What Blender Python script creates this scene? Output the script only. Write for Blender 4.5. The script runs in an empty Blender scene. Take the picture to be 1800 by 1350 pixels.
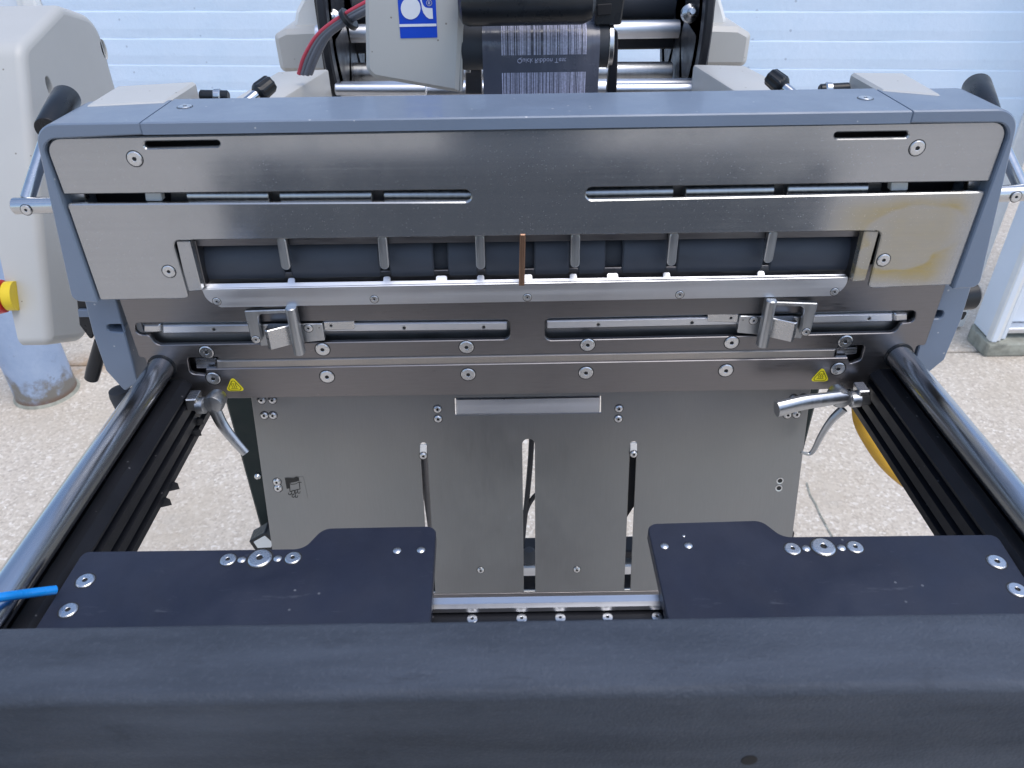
import bpy, bmesh, math, random
from mathutils import Vector, Matrix
from mathutils.geometry import delaunay_2d_cdt
random.seed(7)
scn = bpy.context.scene
C = scn.collection
R = math.radians
# ------------------------------------------------------------------ camera
FPX, W, H = 1330.0, 1800.0, 1350.0
PITCH = math.atan(904/FPX); ROLL = R(0.87)
CP = Vector((-0.018, -0.54, 1.5))
FWD = Vector((0, math.cos(PITCH), -math.sin(PITCH)))
_r = Vector((1, 0, 0)); _u = _r.cross(FWD)
RT = _r*math.cos(ROLL) - _u*math.sin(ROLL)
UP = _r*math.sin(ROLL) + _u*math.cos(ROLL)
cam = bpy.data.cameras.new('camera'); camo = bpy.data.objects.new('camera', cam); C.objects.link(camo)
cam.sensor_width = 36; cam.lens = FPX/W*36; cam.clip_start = 0.02; cam.clip_end = 400
camo.matrix_world = Matrix(((RT.x, UP.x, -FWD.x, CP.x), (RT.y, UP.y, -FWD.y, CP.y), (RT.z, UP.z, -FWD.z, CP.z), (0, 0, 0, 1)))
cam.dof.use_dof = True; cam.dof.focus_distance = 0.66; cam.dof.aperture_fstop = 18.0
scn.camera = camo
# ------------------------------------------------------------------ world, sun, exposure
SUN_EL, SUN_AZ = R(68), R(135)
wd = bpy.data.worlds.new('World'); scn.world = wd; wd.use_nodes = True
wn = wd.node_tree.nodes; bg = wn['Background']
sky = wn.new('ShaderNodeTexSky'); sky.sky_type = 'NISHITA'; sky.sun_disc = False
sky.sun_elevation = SUN_EL; sky.sun_rotation = SUN_AZ; sky.air_density = 1.0; sky.dust_density = 1.6; sky.ozone_density = 1.0
wd.node_tree.links.new(sky.outputs[0], bg.inputs[0]); bg.inputs[1].default_value = 0.15
sl = bpy.data.lights.new('sun', 'SUN'); sl.energy = 0.9; sl.angle = R(40); sl.color = (1, 0.96, 0.9)
so = bpy.data.objects.new('sun', sl); C.objects.link(so)
sd = Vector((math.sin(SUN_AZ)*math.cos(SUN_EL), math.cos(SUN_AZ)*math.cos(SUN_EL), math.sin(SUN_EL)))
so.rotation_euler = sd.to_track_quat('Z', 'Y').to_euler()
so.location = (0, 0, 8)
scn.view_settings.view_transform = 'Standard'; scn.view_settings.look = 'None'
scn.view_settings.gamma = 1; scn.view_settings.exposure = 0.70; scn.view_settings.use_curve_mapping = False
# ------------------------------------------------------------------ frames and unprojection (measuring the place from the photo)
class Fr:
    def __init__(s, O, X, Y):
        s.O = Vector(O); s.X = Vector(X).normalized(); s.Y = Vector(Y).normalized(); s.N = s.X.cross(s.Y)
    def w(s, a, b, d=0): return s.O + s.X*a + s.Y*b + s.N*d
def FY(y): return Fr((0, y, 0), (1, 0, 0), (0, 0, 1))
def FZ(z): return Fr((0, 0, z), (1, 0, 0), (0, 1, 0))
def FXp(x): return Fr((x, 0, 0), (0, 1, 0), (0, 0, 1))
def FXm(x): return Fr((x, 0, 0), (0, -1, 0), (0, 0, 1))
def P(u, v, f):
    d = FWD*FPX + RT*(u-900) - UP*(v-675)
    return CP + d*((f.O-CP).dot(f.N)/d.dot(f.N))
def L(u, v, f):
    q = P(u, v, f)-f.O
    return (q.dot(f.X), q.dot(f.Y))
def pxm(p): return (p-CP).dot(FWD)/FPX          # metres per photo pixel at p
# ------------------------------------------------------------------ materials
MATS = {}
class NB:
    def __init__(s, name):
        s.m = bpy.data.materials.new(name); s.m.use_nodes = True
        s.t = s.m.node_tree; s.n = s.t.nodes; s.b = s.n['Principled BSDF']; s.co = s.n.new('ShaderNodeTexCoord')
    def add(s, t, **k):
        q = s.n.new(t)
        for a, b in k.items(): setattr(q, a, b)
        return q
    def ln(s, a, b): s.t.links.new(a, b)
    def noise(s, scale, detail=4, rough=.55, st=(1, 1, 1), rot=(0, 0, 0), co='Object'):
        mp = s.add('ShaderNodeMapping'); mp.inputs['Scale'].default_value = st; mp.inputs['Rotation'].default_value = rot
        s.ln(s.co.outputs[co], mp.inputs[0])
        q = s.add('ShaderNodeTexNoise'); q.inputs['Scale'].default_value = scale; q.inputs['Detail'].default_value = detail; q.inputs['Roughness'].default_value = rough
        s.ln(mp.outputs[0], q.inputs['Vector']); return q.outputs['Fac']
    def rng(s, v, a, b, c, d, clamp=True):
        q = s.add('ShaderNodeMapRange'); q.clamp = clamp
        for i, x in enumerate((a, b, c, d)): q.inputs[i+1].default_value = x
        s.ln(v, q.inputs[0]); return q.outputs[0]
    def math(s, op, a, b=0.0):
        q = s.add('ShaderNodeMath', operation=op)
        for i, x in enumerate((a, b)):
            if hasattr(x, 'is_linked'): s.ln(x, q.inputs[i])
            else: q.inputs[i].default_value = x
        return q.outputs[0]
    def mix(s, fac, a, b):
        q = s.add('ShaderNodeMix', data_type='RGBA')
        for i, x in ((0, fac), (6, a), (7, b)):
            if hasattr(x, 'is_linked'): s.ln(x, q.inputs[i])
            elif i == 0: q.inputs[0].default_value = x
            else: q.inputs[i].default_value = (*x, 1)
        return q.outputs[2]
    def bump(s, h, strength, dist):
        q = s.add('ShaderNodeBump'); q.inputs['Strength'].default_value = strength; q.inputs['Distance'].default_value = dist
        s.ln(h, q.inputs['Height'])
        if s.b.inputs['Normal'].is_linked: s.ln(s.b.inputs['Normal'].links[0].from_socket, q.inputs['Normal'])
        s.ln(q.outputs[0], s.b.inputs['Normal'])
def basic(name, col, rough=.5, metal=0.0, var=.1, vs=30, bump=0, bs=200, spec=.5, specks=0, speckcol=(.5, .5, .5), wear=0, coat=0):
    m = NB(name)
    c1 = tuple(x*(1-var) for x in col); c2 = tuple(min(1, x*(1+var)) for x in col)
    c = m.mix(m.rng(m.noise(vs, 5), .3, .7, 0, 1), c1, c2)
    if wear:
        c = m.mix(m.rng(m.noise(vs*.35, 8, .7), .60, .74, 0, wear), c, tuple(min(1, x*.45+.10) for x in col))
    if specks:
        v = m.add('ShaderNodeTexVoronoi'); v.inputs['Scale'].default_value = 260; m.ln(m.co.outputs['Object'], v.inputs['Vector'])
        rnd = m.add('ShaderNodeSeparateColor'); m.ln(v.outputs['Color'], rnd.inputs[0])
        on = m.math('MULTIPLY', m.math('LESS_THAN', v.outputs['Distance'], .22), m.math('GREATER_THAN', rnd.outputs[0], 1-specks))
        c = m.mix(on, c, speckcol)
    m.ln(c, m.b.inputs['Base Color'])
    m.ln(m.rng(m.noise(vs*1.7, 6, .6), .3, .7, max(.03, rough-.08), min(1, rough+.10)), m.b.inputs['Roughness'])
    m.b.inputs['Metallic'].default_value = metal; m.b.inputs['Specular IOR Level'].default_value = spec
    m.b.inputs['Coat Weight'].default_value = coat
    if bump: m.bump(m.noise(bs, 3), bump, .001)
    MATS[name] = m.m; return m
def brushed(name, col, rough, st=(4, 420, 420), var=.04, streak=.25, smudge=.1, bump=.05, rot=(0, 0, 0)):
    m = NB(name)
    g = m.noise(1.0, 3, .6, st, rot)
    c1 = tuple(x*(1-var) for x in col); c2 = tuple(min(1, x*(1+var)) for x in col)
    c = m.mix(m.rng(g, .3, .7, 0, 1), c1, c2)
    sm = m.noise(9, 7, .65)
    c = m.mix(m.rng(sm, .48, .75, 0, smudge), c, (.32, .32, .30))
    m.ln(c, m.b.inputs['Base Color']); m.b.inputs['Metallic'].default_value = 1
    r = m.math('ADD', m.rng(g, .25, .75, rough*(1-streak), rough*(1+streak)), m.rng(sm, .42, .70, 0, .13))
    m.ln(r, m.b.inputs['Roughness'])
    m.bump(g, bump, .0006)
    MATS[name] = m.m; m.c = c; m.sm = sm; return m
def setup_materials():
    # upper face plate: brushed stainless with a dried yellowish adhesive residue at its right end
    m = brushed('steel_face', (.43, .44, .45), .13, var=.03, streak=.15, smudge=.16, bump=.0)
    geo = m.add('ShaderNodeNewGeometry'); sp = m.add('ShaderNodeSeparateXYZ'); m.ln(geo.outputs['Position'], sp.inputs[0])
    wob = m.noise(14, 4)
    def soft(x, a, b): return m.rng(x, a, b, 0, 1)
    X = m.math('ADD', sp.outputs[0], m.rng(wob, 0, 1, -.012, .012)); Z = m.math('ADD', sp.outputs[2], m.rng(wob, 0, 1, -.010, .010))
    box = m.math('MULTIPLY', soft(X, .215, .278), m.math('SUBTRACT', 1.0, soft(X, .312, .331)))
    box = m.math('MULTIPLY', box, m.math('MULTIPLY', soft(Z, 1.221, 1.233), m.math('SUBTRACT', 1.0, soft(Z, 1.286, 1.299))))
    def ell(cx, cz, rx, rz):
        dx = m.math('DIVIDE', m.math('SUBTRACT', X, cx), rx); dz = m.math('DIVIDE', m.math('SUBTRACT', Z, cz), rz)
        return m.rng(m.math('ADD', m.math('MULTIPLY', dx, dx), m.math('MULTIPLY', dz, dz)), .70, 1.12, 0, 1)
    st = m.math('MULTIPLY', box, m.math('MAXIMUM', .40, m.math('MULTIPLY', ell(.292, 1.268, .037, .021), ell(.281, 1.247, .029, .012))))
    st = m.math('MULTIPLY', st, m.math('MULTIPLY', m.rng(m.noise(35, 8, .7), .25, .65, .60, 1.0), m.rng(m.noise(1, 4, .6, (40, 900, 900)), .3, .7, .75, 1)))
    m.ln(m.mix(st, m.c, (.40, .29, .055)), m.b.inputs['Base Color'])
    m.ln(m.math('SUBTRACT', .78, m.math('MULTIPLY', st, .50)), m.b.inputs['Metallic'])
    # fine dust
    v = m.add('ShaderNodeTexVoronoi'); v.inputs['Scale'].default_value = 620; m.ln(m.co.outputs['Object'], v.inputs['Vector'])
    rc = m.add('ShaderNodeSeparateColor'); m.ln(v.outputs['Color'], rc.inputs[0])
    on = m.math('MULTIPLY', m.math('LESS_THAN', v.outputs['Distance'], .20), m.math('GREATER_THAN', rc.outputs[0], .80))
    on = m.math('MULTIPLY', on, m.rng(m.noise(7, 4), .4, .65, .10, .45))
    old = m.b.inputs['Base Color'].links[0].from_socket; m.ln(m.mix(on, old, (.62, .63, .65)), m.b.inputs['Base Color'])
    om = m.b.inputs['Metallic'].links[0].from_socket; m.ln(m.math('SUBTRACT', om, m.math('MULTIPLY', on, .7)), m.b.inputs['Metallic'])
    brushed('steel_dark', (.225, .218, .225), .33, st=(60, 900, 900), var=.06, smudge=.20, bump=.012, rot=(0, .7, 0))
    brushed('steel_chute', (.285, .29, .295), .36, st=(900, 60, 60), var=.03, streak=.10, smudge=.16, bump=.0)
    brushed('steel_bar', (.58, .59, .60), .24, st=(6, 900, 900), var=.04, smudge=.05, bump=.01)
    brushed('steel_handle', (.48, .50, .52), .33, st=(200, 200, 8), var=.10)
    brushed('steel_rod', (.55, .56, .58), .17, st=(200, 2, 200), var=.05, bump=.02)
    brushed('aluminium', (.74, .76, .80), .34, st=(3, 160, 160), var=.06, smudge=.18)
    brushed('screw_steel', (.66, .67, .68), .26, st=(2, 2, 2), var=.02, smudge=.0, bump=0)
    brushed('copper', (.36, .22, .15), .40, st=(300, 300, 6), var=.2)
    basic('socket_and_shade_black', (.02, .02, .02), .6)
    basic('blue_grey_paint', (.17, .215, .285), .36, var=.05, vs=12, bump=.10, bs=900, specks=.02, speckcol=(.4, .42, .45), coat=.15)
    basic('cream_paint', (.50, .495, .47), .42, var=.04, vs=10, bump=.06, bs=700, specks=.02, speckcol=(.25, .23, .2), wear=.10)
    basic('black_plastic', (.014, .016, .019), .30, var=.2, spec=.35)
    basic('black_anodised', (.012, .013, .017), .40, var=.2, specks=.03, speckcol=(.10, .10, .11), spec=.3)
    basic('black_rubber', (.030, .034, .042), .62, var=.15, vs=18, bump=.08, bs=500)
    basic('roller_rubber', (.055, .063, .080), .50, var=.12, vs=22, bump=.06, bs=600)
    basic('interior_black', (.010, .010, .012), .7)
    basic('leg_green', (.010, .020, .020), .55, spec=.3)
    basic('white_plastic', (.75, .75, .73), .45, var=.04)
    basic('yellow_plastic', (.80, .58, .02), .4, var=.04)
    basic('red_plastic', (.55, .02, .03), .4, var=.04)
    basic('blue_hose', (.005, .27, .80), .3, var=.05, coat=.3)
    basic('yellow_hose', (.60, .33, .02), .5, var=.12)
    basic('grey_cable', (.15, .16, .19), .4, var=.06)
    basic('red_cable', (.50, .05, .08), .4, var=.06)
    basic('logo_blue', (.0, .06, .55), .35, var=.03)
    basic('logo_white', (.78, .80, .84), .4, var=.02)
    basic('sticker_yellow', (.86, .74, .02), .4, var=.03)
    basic('sticker_black', (.012, .012, .012), .5, var=.03)
    basic('ledge_white', (.66, .69, .74), .35, var=.03); brushed('ptfe_strip', (.46, .43, .40), .42, st=(700, 20, 20), var=.07, bump=0)
    basic('skin', (.50, .33, .25), .5); basic('dark_cloth', (.15, .165, .19), .85); basic('hair_brown', (.05, .03, .02), .6)
    basic('door_white', (.70, .75, .81), .45, var=.03, vs=6, wear=.06)
    # plate: black anodised, weave, scratches
    m = basic('plate_black', (.015, .018, .034), .36, var=.15, vs=25, specks=.012, speckcol=(.16, .17, .19))
    sc_ = m.noise(1, 6, .75, (30, 130, 60), (0, 0, .9)); c0 = m.b.inputs['Base Color'].links[0].from_socket
    m.ln(m.mix(m.rng(sc_, .61, .72, 0, .45), m.mix(m.rng(m.noise(9, 8, .7), .42, .66, 0, .75), c0, (.030, .035, .055)), (.09, .10, .125)), m.b.inputs['Base Color'])
    m.bump(m.noise(1, 2, .5, (900, 150, 900), (0, 0, .5)), .10, .0004)
    # bumper: rubbery coated bar with scuffs
    m = NB('bumper_rubber')
    n1 = m.noise(1, 6, .62, (5, 30, 30)); n2 = m.noise(26, 8, .7, rot=(0, 0, .6))
    c = m.mix(m.rng(n1, .35, .68, 0, 1), (.042, .051, .067), (.078, .092, .118))
    c = m.mix(m.rng(n2, .60, .74, 0, .45), c, (.024, .028, .036))
    c = m.mix(m.rng(m.noise(7, 8, .72), .55, .72, 0, .35), c, (.125, .142, .170))
    c = m.mix(m.rng(m.noise(420, 4, .7), .52, .75, 0, .22), c, (.14, .158, .19))
    c = m.mix(m.rng(m.noise(1, 7, .75, (14, 70, 70), (0, .25, .35)), .60, .70, 0, .50), c, (.030, .035, .045))
    m.ln(c, m.b.inputs['Base Color']); m.ln(m.rng(n2, .3, .7, .48, .68), m.b.inputs['Roughness'])
    m.bump(m.noise(650, 3), .55, .0010); m.bump(n2, .25, .002); m.b.inputs['Specular IOR Level'].default_value = .2; MATS['bumper_rubber'] = m.m
    # painted block wall
    m = NB('painted_block')
    big = m.noise(3.2, 6, .65); fine = m.noise(70, 8, .7)
    c = m.mix(m.rng(big, .35, .68, 0, 1), (.62, .75, .89), (.68, .79, .92))
    c = m.mix(m.rng(fine, .63, .72, 0, .30), c, (.42, .48, .58))
    v = m.add('ShaderNodeTexVoronoi'); v.inputs['Scale'].default_value = 26; m.ln(m.co.outputs['Object'], v.inputs['Vector'])
    sc = m.add('ShaderNodeSeparateColor'); m.ln(v.outputs['Color'], sc.inputs[0])
    pit = m.math('MULTIPLY', m.math('LESS_THAN', m.math('ADD', v.outputs['Distance'], m.rng(fine, 0, 1, -.06, .06)), .10), m.math('GREATER_THAN', sc.outputs[0], .80))
    c = m.mix(m.math('MULTIPLY', pit, .55), c, (.30, .36, .46))
    m.ln(c, m.b.inputs['Base Color']); m.b.inputs['Roughness'].default_value = .6
    m.bump(fine, .35, .004); m.bump(m.noise(9, 5), .3, .012); MATS['painted_block'] = m.m
    # exposed-aggregate concrete
    m = NB('concrete')
    v = m.add('ShaderNodeTexVoronoi'); v.inputs['Scale'].default_value = 135; m.ln(m.co.outputs['Object'], v.inputs['Vector'])
    sc = m.add('ShaderNodeSeparateColor'); m.ln(v.outputs['Color'], sc.inputs[0])
    st = m.add('ShaderNodeValToRGB'); m.ln(sc.outputs[0], st.inputs[0])
    el = st.color_ramp.elements
    el[0].position = 0; el[0].color = (.26, .21, .17, 1); el[1].position = 1; el[1].color = (.92, .88, .82, 1)
    for p_, c_ in ((.2, (.42, .36, .29)), (.55, (.54, .475, .395)), (.85, (.66, .59, .50))):
        e = el.new(p_); e.color = (*c_, 1)
    big = m.noise(2.6, 8, .68); med = m.noise(16, 6, .65)
    c = m.mix(m.rng(med, .3, .7, .15, .60), st.outputs[0], (.56, .50, .43))
    c = m.mix(m.rng(big, .46, .70, 0, .55), c, (.44, .36, .26))
    c = m.mix(m.rng(m.noise(5.2, 8, .7), .58, .72, 0, .30), c, (.38, .365, .35))
    geo = m.add('ShaderNodeNewGeometry'); sp = m.add('ShaderNodeSeparateXYZ'); m.ln(geo.outputs['Position'], sp.inputs[0])
    rp_ = P(140, 643, FZ(0)); dx = m.math('SUBTRACT', sp.outputs[0], rp_.x); dy = m.math('SUBTRACT', sp.outputs[1], rp_.y)
    d2 = m.math('ADD', m.math('MULTIPLY', dx, dx), m.math('MULTIPLY', m.math('MULTIPLY', dy, dy), 5.0))
    rust = m.math('MULTIPLY', m.rng(d2, 0.004, .05, 1, 0), m.rng(med, .34, .56, .1, .85))
    c = m.mix(rust, c, (.36, .20, .08))
    c = m.mix(.30, c, (.60, .53, .44)); m.ln(c, m.b.inputs['Base Color']); m.b.inputs['Roughness'].default_value = .8
    m.bump(v.outputs['Distance'], .35, .004); m.bump(med, .4, .008); MATS['concrete'] = m.m
    # bollard paint, rust creeping up from the foot
    m = NB('bollard_paint')
    n = m.noise(11, 8, .7); geo = m.add('ShaderNodeNewGeometry'); sp = m.add('ShaderNodeSeparateXYZ'); m.ln(geo.outputs['Position'], sp.inputs[0])
    c = m.mix(m.rng(n, .35, .65, 0, 1), (.27, .35, .50), (.34, .42, .56))
    h = m.math('ADD', sp.outputs[2], m.rng(n, 0.3, .7, -.10, .10))
    c = m.mix(m.rng(h, .03, .10, .85, 0), c, (.17, .14, .09))
    c = m.mix(m.rng(m.noise(30, 7, .7), .62, .68, 0, .7), c, (.16, .15, .15))
    c = m.mix(m.rng(sp.outputs[2], .006, .03, .9, 0), c, (.14, .055, .025))
    m.ln(c, m.b.inputs['Base Color']); m.b.inputs['Roughness'].default_value = .5; m.bump(n, .3, .01); MATS['bollard_paint'] = m.m
    basic('sill_concrete', (.30, .30, .25), .8, var=.35, vs=25, bump=.5, bs=80)
    # printing ribbon: glossy dark film with print-out stripes of the used bars
    m = basic('ribbon_film', (.105, .110, .140), .22, var=.1, spec=.7)
    m.bump(m.noise(1, 3, .5, (110, 6, 6)), .25, .002)
    basic('ribbon_print', (.54, .54, .68), .4, var=.25, vs=600)
setup_materials()
# ------------------------------------------------------------------ object helpers
WL = {}
def tag(o, label=None, cat=None, group=None, kind=None):
    for k, v in (('label', label), ('category', cat), ('group', group), ('kind', kind)):
        if v: o[k] = v
    return o
def thing(name, loc, label, cat, group=None):
    o = bpy.data.objects.new(name, None); o.empty_display_size = .05; C.objects.link(o)
    o.location = loc; WL[o.name] = Vector(loc); return tag(o, label, cat, group)
def link(name, me, mat, parent=None, label=None, smooth=False):
    """link a mesh written in world coordinates, its origin moved to the middle of its bounds"""
    lo = Vector([min(v.co[i] for v in me.vertices) for i in range(3)]); hi = Vector([max(v.co[i] for v in me.vertices) for i in range(3)])
    c = (lo+hi)/2; me.transform(Matrix.Translation(-c))
    o = bpy.data.objects.new(name, me); C.objects.link(o)
    if mat: me.materials.append(MATS[mat])
    WL[o.name] = c; o.location = c
    if parent: o.parent = parent; o.location = c-WL[parent.name]
    if label: o['label'] = label
    if smooth:
        for p in me.polygons: p.use_smooth = True
        try: me.set_sharp_from_angle(angle=R(32))
        except Exception: pass
    return o
def area(l): return sum(l[i-1][0]*l[i][1]-l[i][0]*l[i-1][1] for i in range(len(l)))/2
def rnd(pts, r, n=5):
    """round the corners of a polygon; r one radius or one for each corner"""
    out = []; N = len(pts)
    for i in range(N):
        ri = r[i] if isinstance(r, (list, tuple)) else r
        p = Vector(pts[i]); a = Vector(pts[i-1])-p; b = Vector(pts[(i+1) % N])-p
        if ri <= 0 or a.length < 1e-7 or b.length < 1e-7: out.append(tuple(p)); continue
        an = a.normalized(); bn = b.normalized(); ang = math.acos(max(-1, min(1, an.dot(bn))))
        if ang > R(175): out.append(tuple(p)); continue
        t = min(ri/math.tan(ang/2), a.length*.49, b.length*.49); rr = t*math.tan(ang/2)
        cen = p+(an+bn).normalized()*(rr/math.sin(ang/2)); s = p+an*t; e = p+bn*t
        a0 = math.atan2(s.y-cen.y, s.x-cen.x); a1 = math.atan2(e.y-cen.y, e.x-cen.x); d = (a1-a0+math.pi) % (2*math.pi)-math.pi
        for k in range(n+1):
            th = a0+d*k/n; out.append((cen.x+rr*math.cos(th), cen.y+rr*math.sin(th)))
    return out
def circ(c, r, n=20): return [(c[0]+r*math.cos(2*math.pi*k/n), c[1]+r*math.sin(2*math.pi*k/n)) for k in range(n)]
def inset(l, d):
    N = len(l); out = []
    for i in range(N):
        p = Vector(l[i]); a = (p-Vector(l[i-1])); b = (Vector(l[(i+1) % N])-p)
        if a.length < 1e-9: a = b
        if b.length < 1e-9: b = a
        a.normalize(); b.normalize()
        na = Vector((-a.y, a.x)); nb = Vector((-b.y, b.x)); n = na+nb
        if n.length < 1e-6: n = na
        n.normalize(); k = d/max(.4, n.dot(na)); out.append((p.x+n.x*k, p.y+n.y*k))
    return out
def pip(x, y, l):
    c = False
    for i in range(len(l)):
        (x1, y1), (x2, y2) = l[i-1], l[i]
        if (y1 > y) != (y2 > y) and x < (x2-x1)*(y-y1)/(y2-y1)+x1: c = not c
    return c
def plate(name, outer, fr, depth, mat, parent=None, bev=.0006, holes=(), label=None, back=True, make_only=False, rs=1):
    """a slab with bevelled front edges; outline and holes are loops in the frame, front on the frame plane"""
    loops = [outer if area(outer) > 0 else outer[::-1]]+[h if area(h) < 0 else h[::-1] for h in holes]
    vs, fs = [], []
    def cap(ls, d, flip):
        co, ed = [], []
        for l in ls:
            s = len(co); co += [Vector(p) for p in l]; ed += [(s+i, s+(i+1) % len(l)) for i in range(len(l))]
        v, _, f, *_ = delaunay_2d_cdt(co, ed, [], 0, 1e-8)
        s = len(vs)
        for q in v: vs.append(fr.w(q.x, q.y, d))
        for q in f:
            q = list(q); a = area([tuple(v[i]) for i in q])
            cx = sum(v[i].x for i in q)/len(q); cy = sum(v[i].y for i in q)/len(q)
            if not pip(cx, cy, ls[0]) or any(pip(cx, cy, h) for h in ls[1:]): continue
            if (a < 0) != flip: q = q[::-1]
            fs.append([s+i for i in q])
    bv = [bev]+[min(bev, .001)]*(len(loops)-1)
    ins = [inset(l, b_) for l, b_ in zip(loops, bv)] if bev else loops
    cap(ins, 0, False)
    if back: cap(loops, -depth, True)
    for l, li, b_ in zip(loops, ins, bv):
        n = len(l); s = len(vs)
        rings = [(inset(l, b_*(1-math.sin(math.pi/2*k/rs))), -b_*(1-math.cos(math.pi/2*k/rs))) for k in range(rs+1)]+[(l, -depth)] if bev else [(l, 0), (l, -depth)]
        for lp, d in rings: vs += [fr.w(p[0], p[1], d) for p in lp]
        for r_ in range(len(rings)-1):
            for i in range(n):
                j = (i+1) % n; a = s+r_*n; b = a+n
                fs.append([a+j, a+i, b+i, b+j])
    me = bpy.data.meshes.new(name); me.from_pydata([tuple(v) for v in vs], [], fs); me.validate()
    if make_only: return me
    return link(name, me, mat, parent, label)
def pl(name, px, fr, depth, mat, parent=None, r=0, bev=.0006, holes=(), label=None, n=5):
    return plate(name, rnd([L(u, v, fr) for u, v in px], r, n), fr, depth, mat, parent, bev, holes, label)
def hole(px, fr, r, n=5): return rnd([L(u, v, fr) for u, v in px], r, n)
def box(name, x, y, z, mat, parent=None, bev=.001, label=None):
    return plate(name, rnd([(x[0], z[0]), (x[1], z[0]), (x[1], z[1]), (x[0], z[1])], bev, 2), FY(y[0]), y[1]-y[0], mat, parent, bev, label=label)
def frame_dir(p, d):
    d = Vector(d).normalized(); a = Vector((0, 0, 1)) if abs(d.z) < .9 else Vector((1, 0, 0))
    X = a.cross(d).normalized(); return Fr(p, X, d.cross(X))
def lathe(name, p, d, prof, mat, parent=None, seg=24, label=None, smooth=True):
    """profile of (distance along d, radius)"""
    f = frame_dir(p, d); vs, fs = [], []
    for t, r in prof:
        for k in range(seg): vs.append(tuple(f.w(r*math.cos(2*math.pi*k/seg), r*math.sin(2*math.pi*k/seg), t)))
    for i in range(len(prof)-1):
        for k in range(seg): a = i*seg; j = (k+1) % seg; fs.append([a+k, a+j, a+seg+j, a+seg+k])
    fs.append(list(range(seg))[::-1]); fs.append([(len(prof)-1)*seg+k for k in range(seg)])
    me = bpy.data.meshes.new(name); me.from_pydata(vs, [], fs)
    return link(name, me, mat, parent, label, smooth)
def cyl(name, a, b, r, mat, parent=None, ch=.001, seg=24, label=None):
    a, b = Vector(a), Vector(b); l = (b-a).length; ch = min(ch, r*.5)
    return lathe(name, a, b-a, [(0, r-ch), (ch, r), (l-ch, r), (l, r-ch)], mat, parent, seg, label)
def smooth_path(pts, n=8):
    pts = [Vector(p) for p in pts]; q = [pts[0]*2-pts[1]]+pts+[pts[-1]*2-pts[-2]]; out = []
    for i in range(1, len(q)-2):
        for k in range(n):
            t = k/n; a, b, c, d = q[i-1:i+3]
            out.append(.5*((2*b)+(c-a)*t+(2*a-5*b+4*c-d)*t*t+(3*b-a-3*c+d)*t**3))
    return out+[pts[-1]]
def tube(name, pts, r, mat, parent=None, seg=10, label=None, n=8, flat=1.0):
    p = smooth_path(pts, n); vs, fs = [], []; X = None
    for i, q in enumerate(p):
        d = (p[min(i+1, len(p)-1)]-p[max(i-1, 0)]).normalized()
        if X is None: X = (Vector((0, 0, 1)) if abs(d.z) < .9 else Vector((1, 0, 0))).cross(d)
        X = (X-d*X.dot(d)).normalized(); Y = d.cross(X)
        rr = r(i/(len(p)-1)) if callable(r) else r
        for k in range(seg):
            a = 2*math.pi*k/seg; vs.append(tuple(q+X*rr*math.cos(a)*flat+Y*rr*math.sin(a)))
    for i in range(len(p)-1):
        for k in range(seg): j = (k+1) % seg; fs.append([i*seg+k, i*seg+j, i*seg+seg+j, i*seg+seg+k])
    fs.append(list(range(seg))[::-1]); fs.append([(len(p)-1)*seg+k for k in range(seg)])
    me = bpy.data.meshes.new(name); me.from_pydata(vs, [], fs)
    return link(name, me, mat, parent, label, True)
def hexa(name, a, b, mat, parent=None, bev=.001, seg=2, label=None):
    """solid between two quads a and b (corners in the same order), bevelled"""
    bm = bmesh.new(); va = [bm.verts.new(p) for p in a]; vb = [bm.verts.new(p) for p in b]
    bm.faces.new(va); bm.faces.new(vb[::-1]); n = len(va)
    for i in range(n): bm.faces.new((va[i], vb[i], vb[(i+1) % n], va[(i+1) % n]))
    bmesh.ops.recalc_face_normals(bm, faces=bm.faces)
    if bev: bmesh.ops.bevel(bm, geom=bm.edges[:], offset=bev, segments=seg, affect='EDGES', profile=.5)
    me = bpy.data.meshes.new(name); bm.to_mesh(me); bm.free()
    return link(name, me, mat, parent, label, True)
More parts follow.
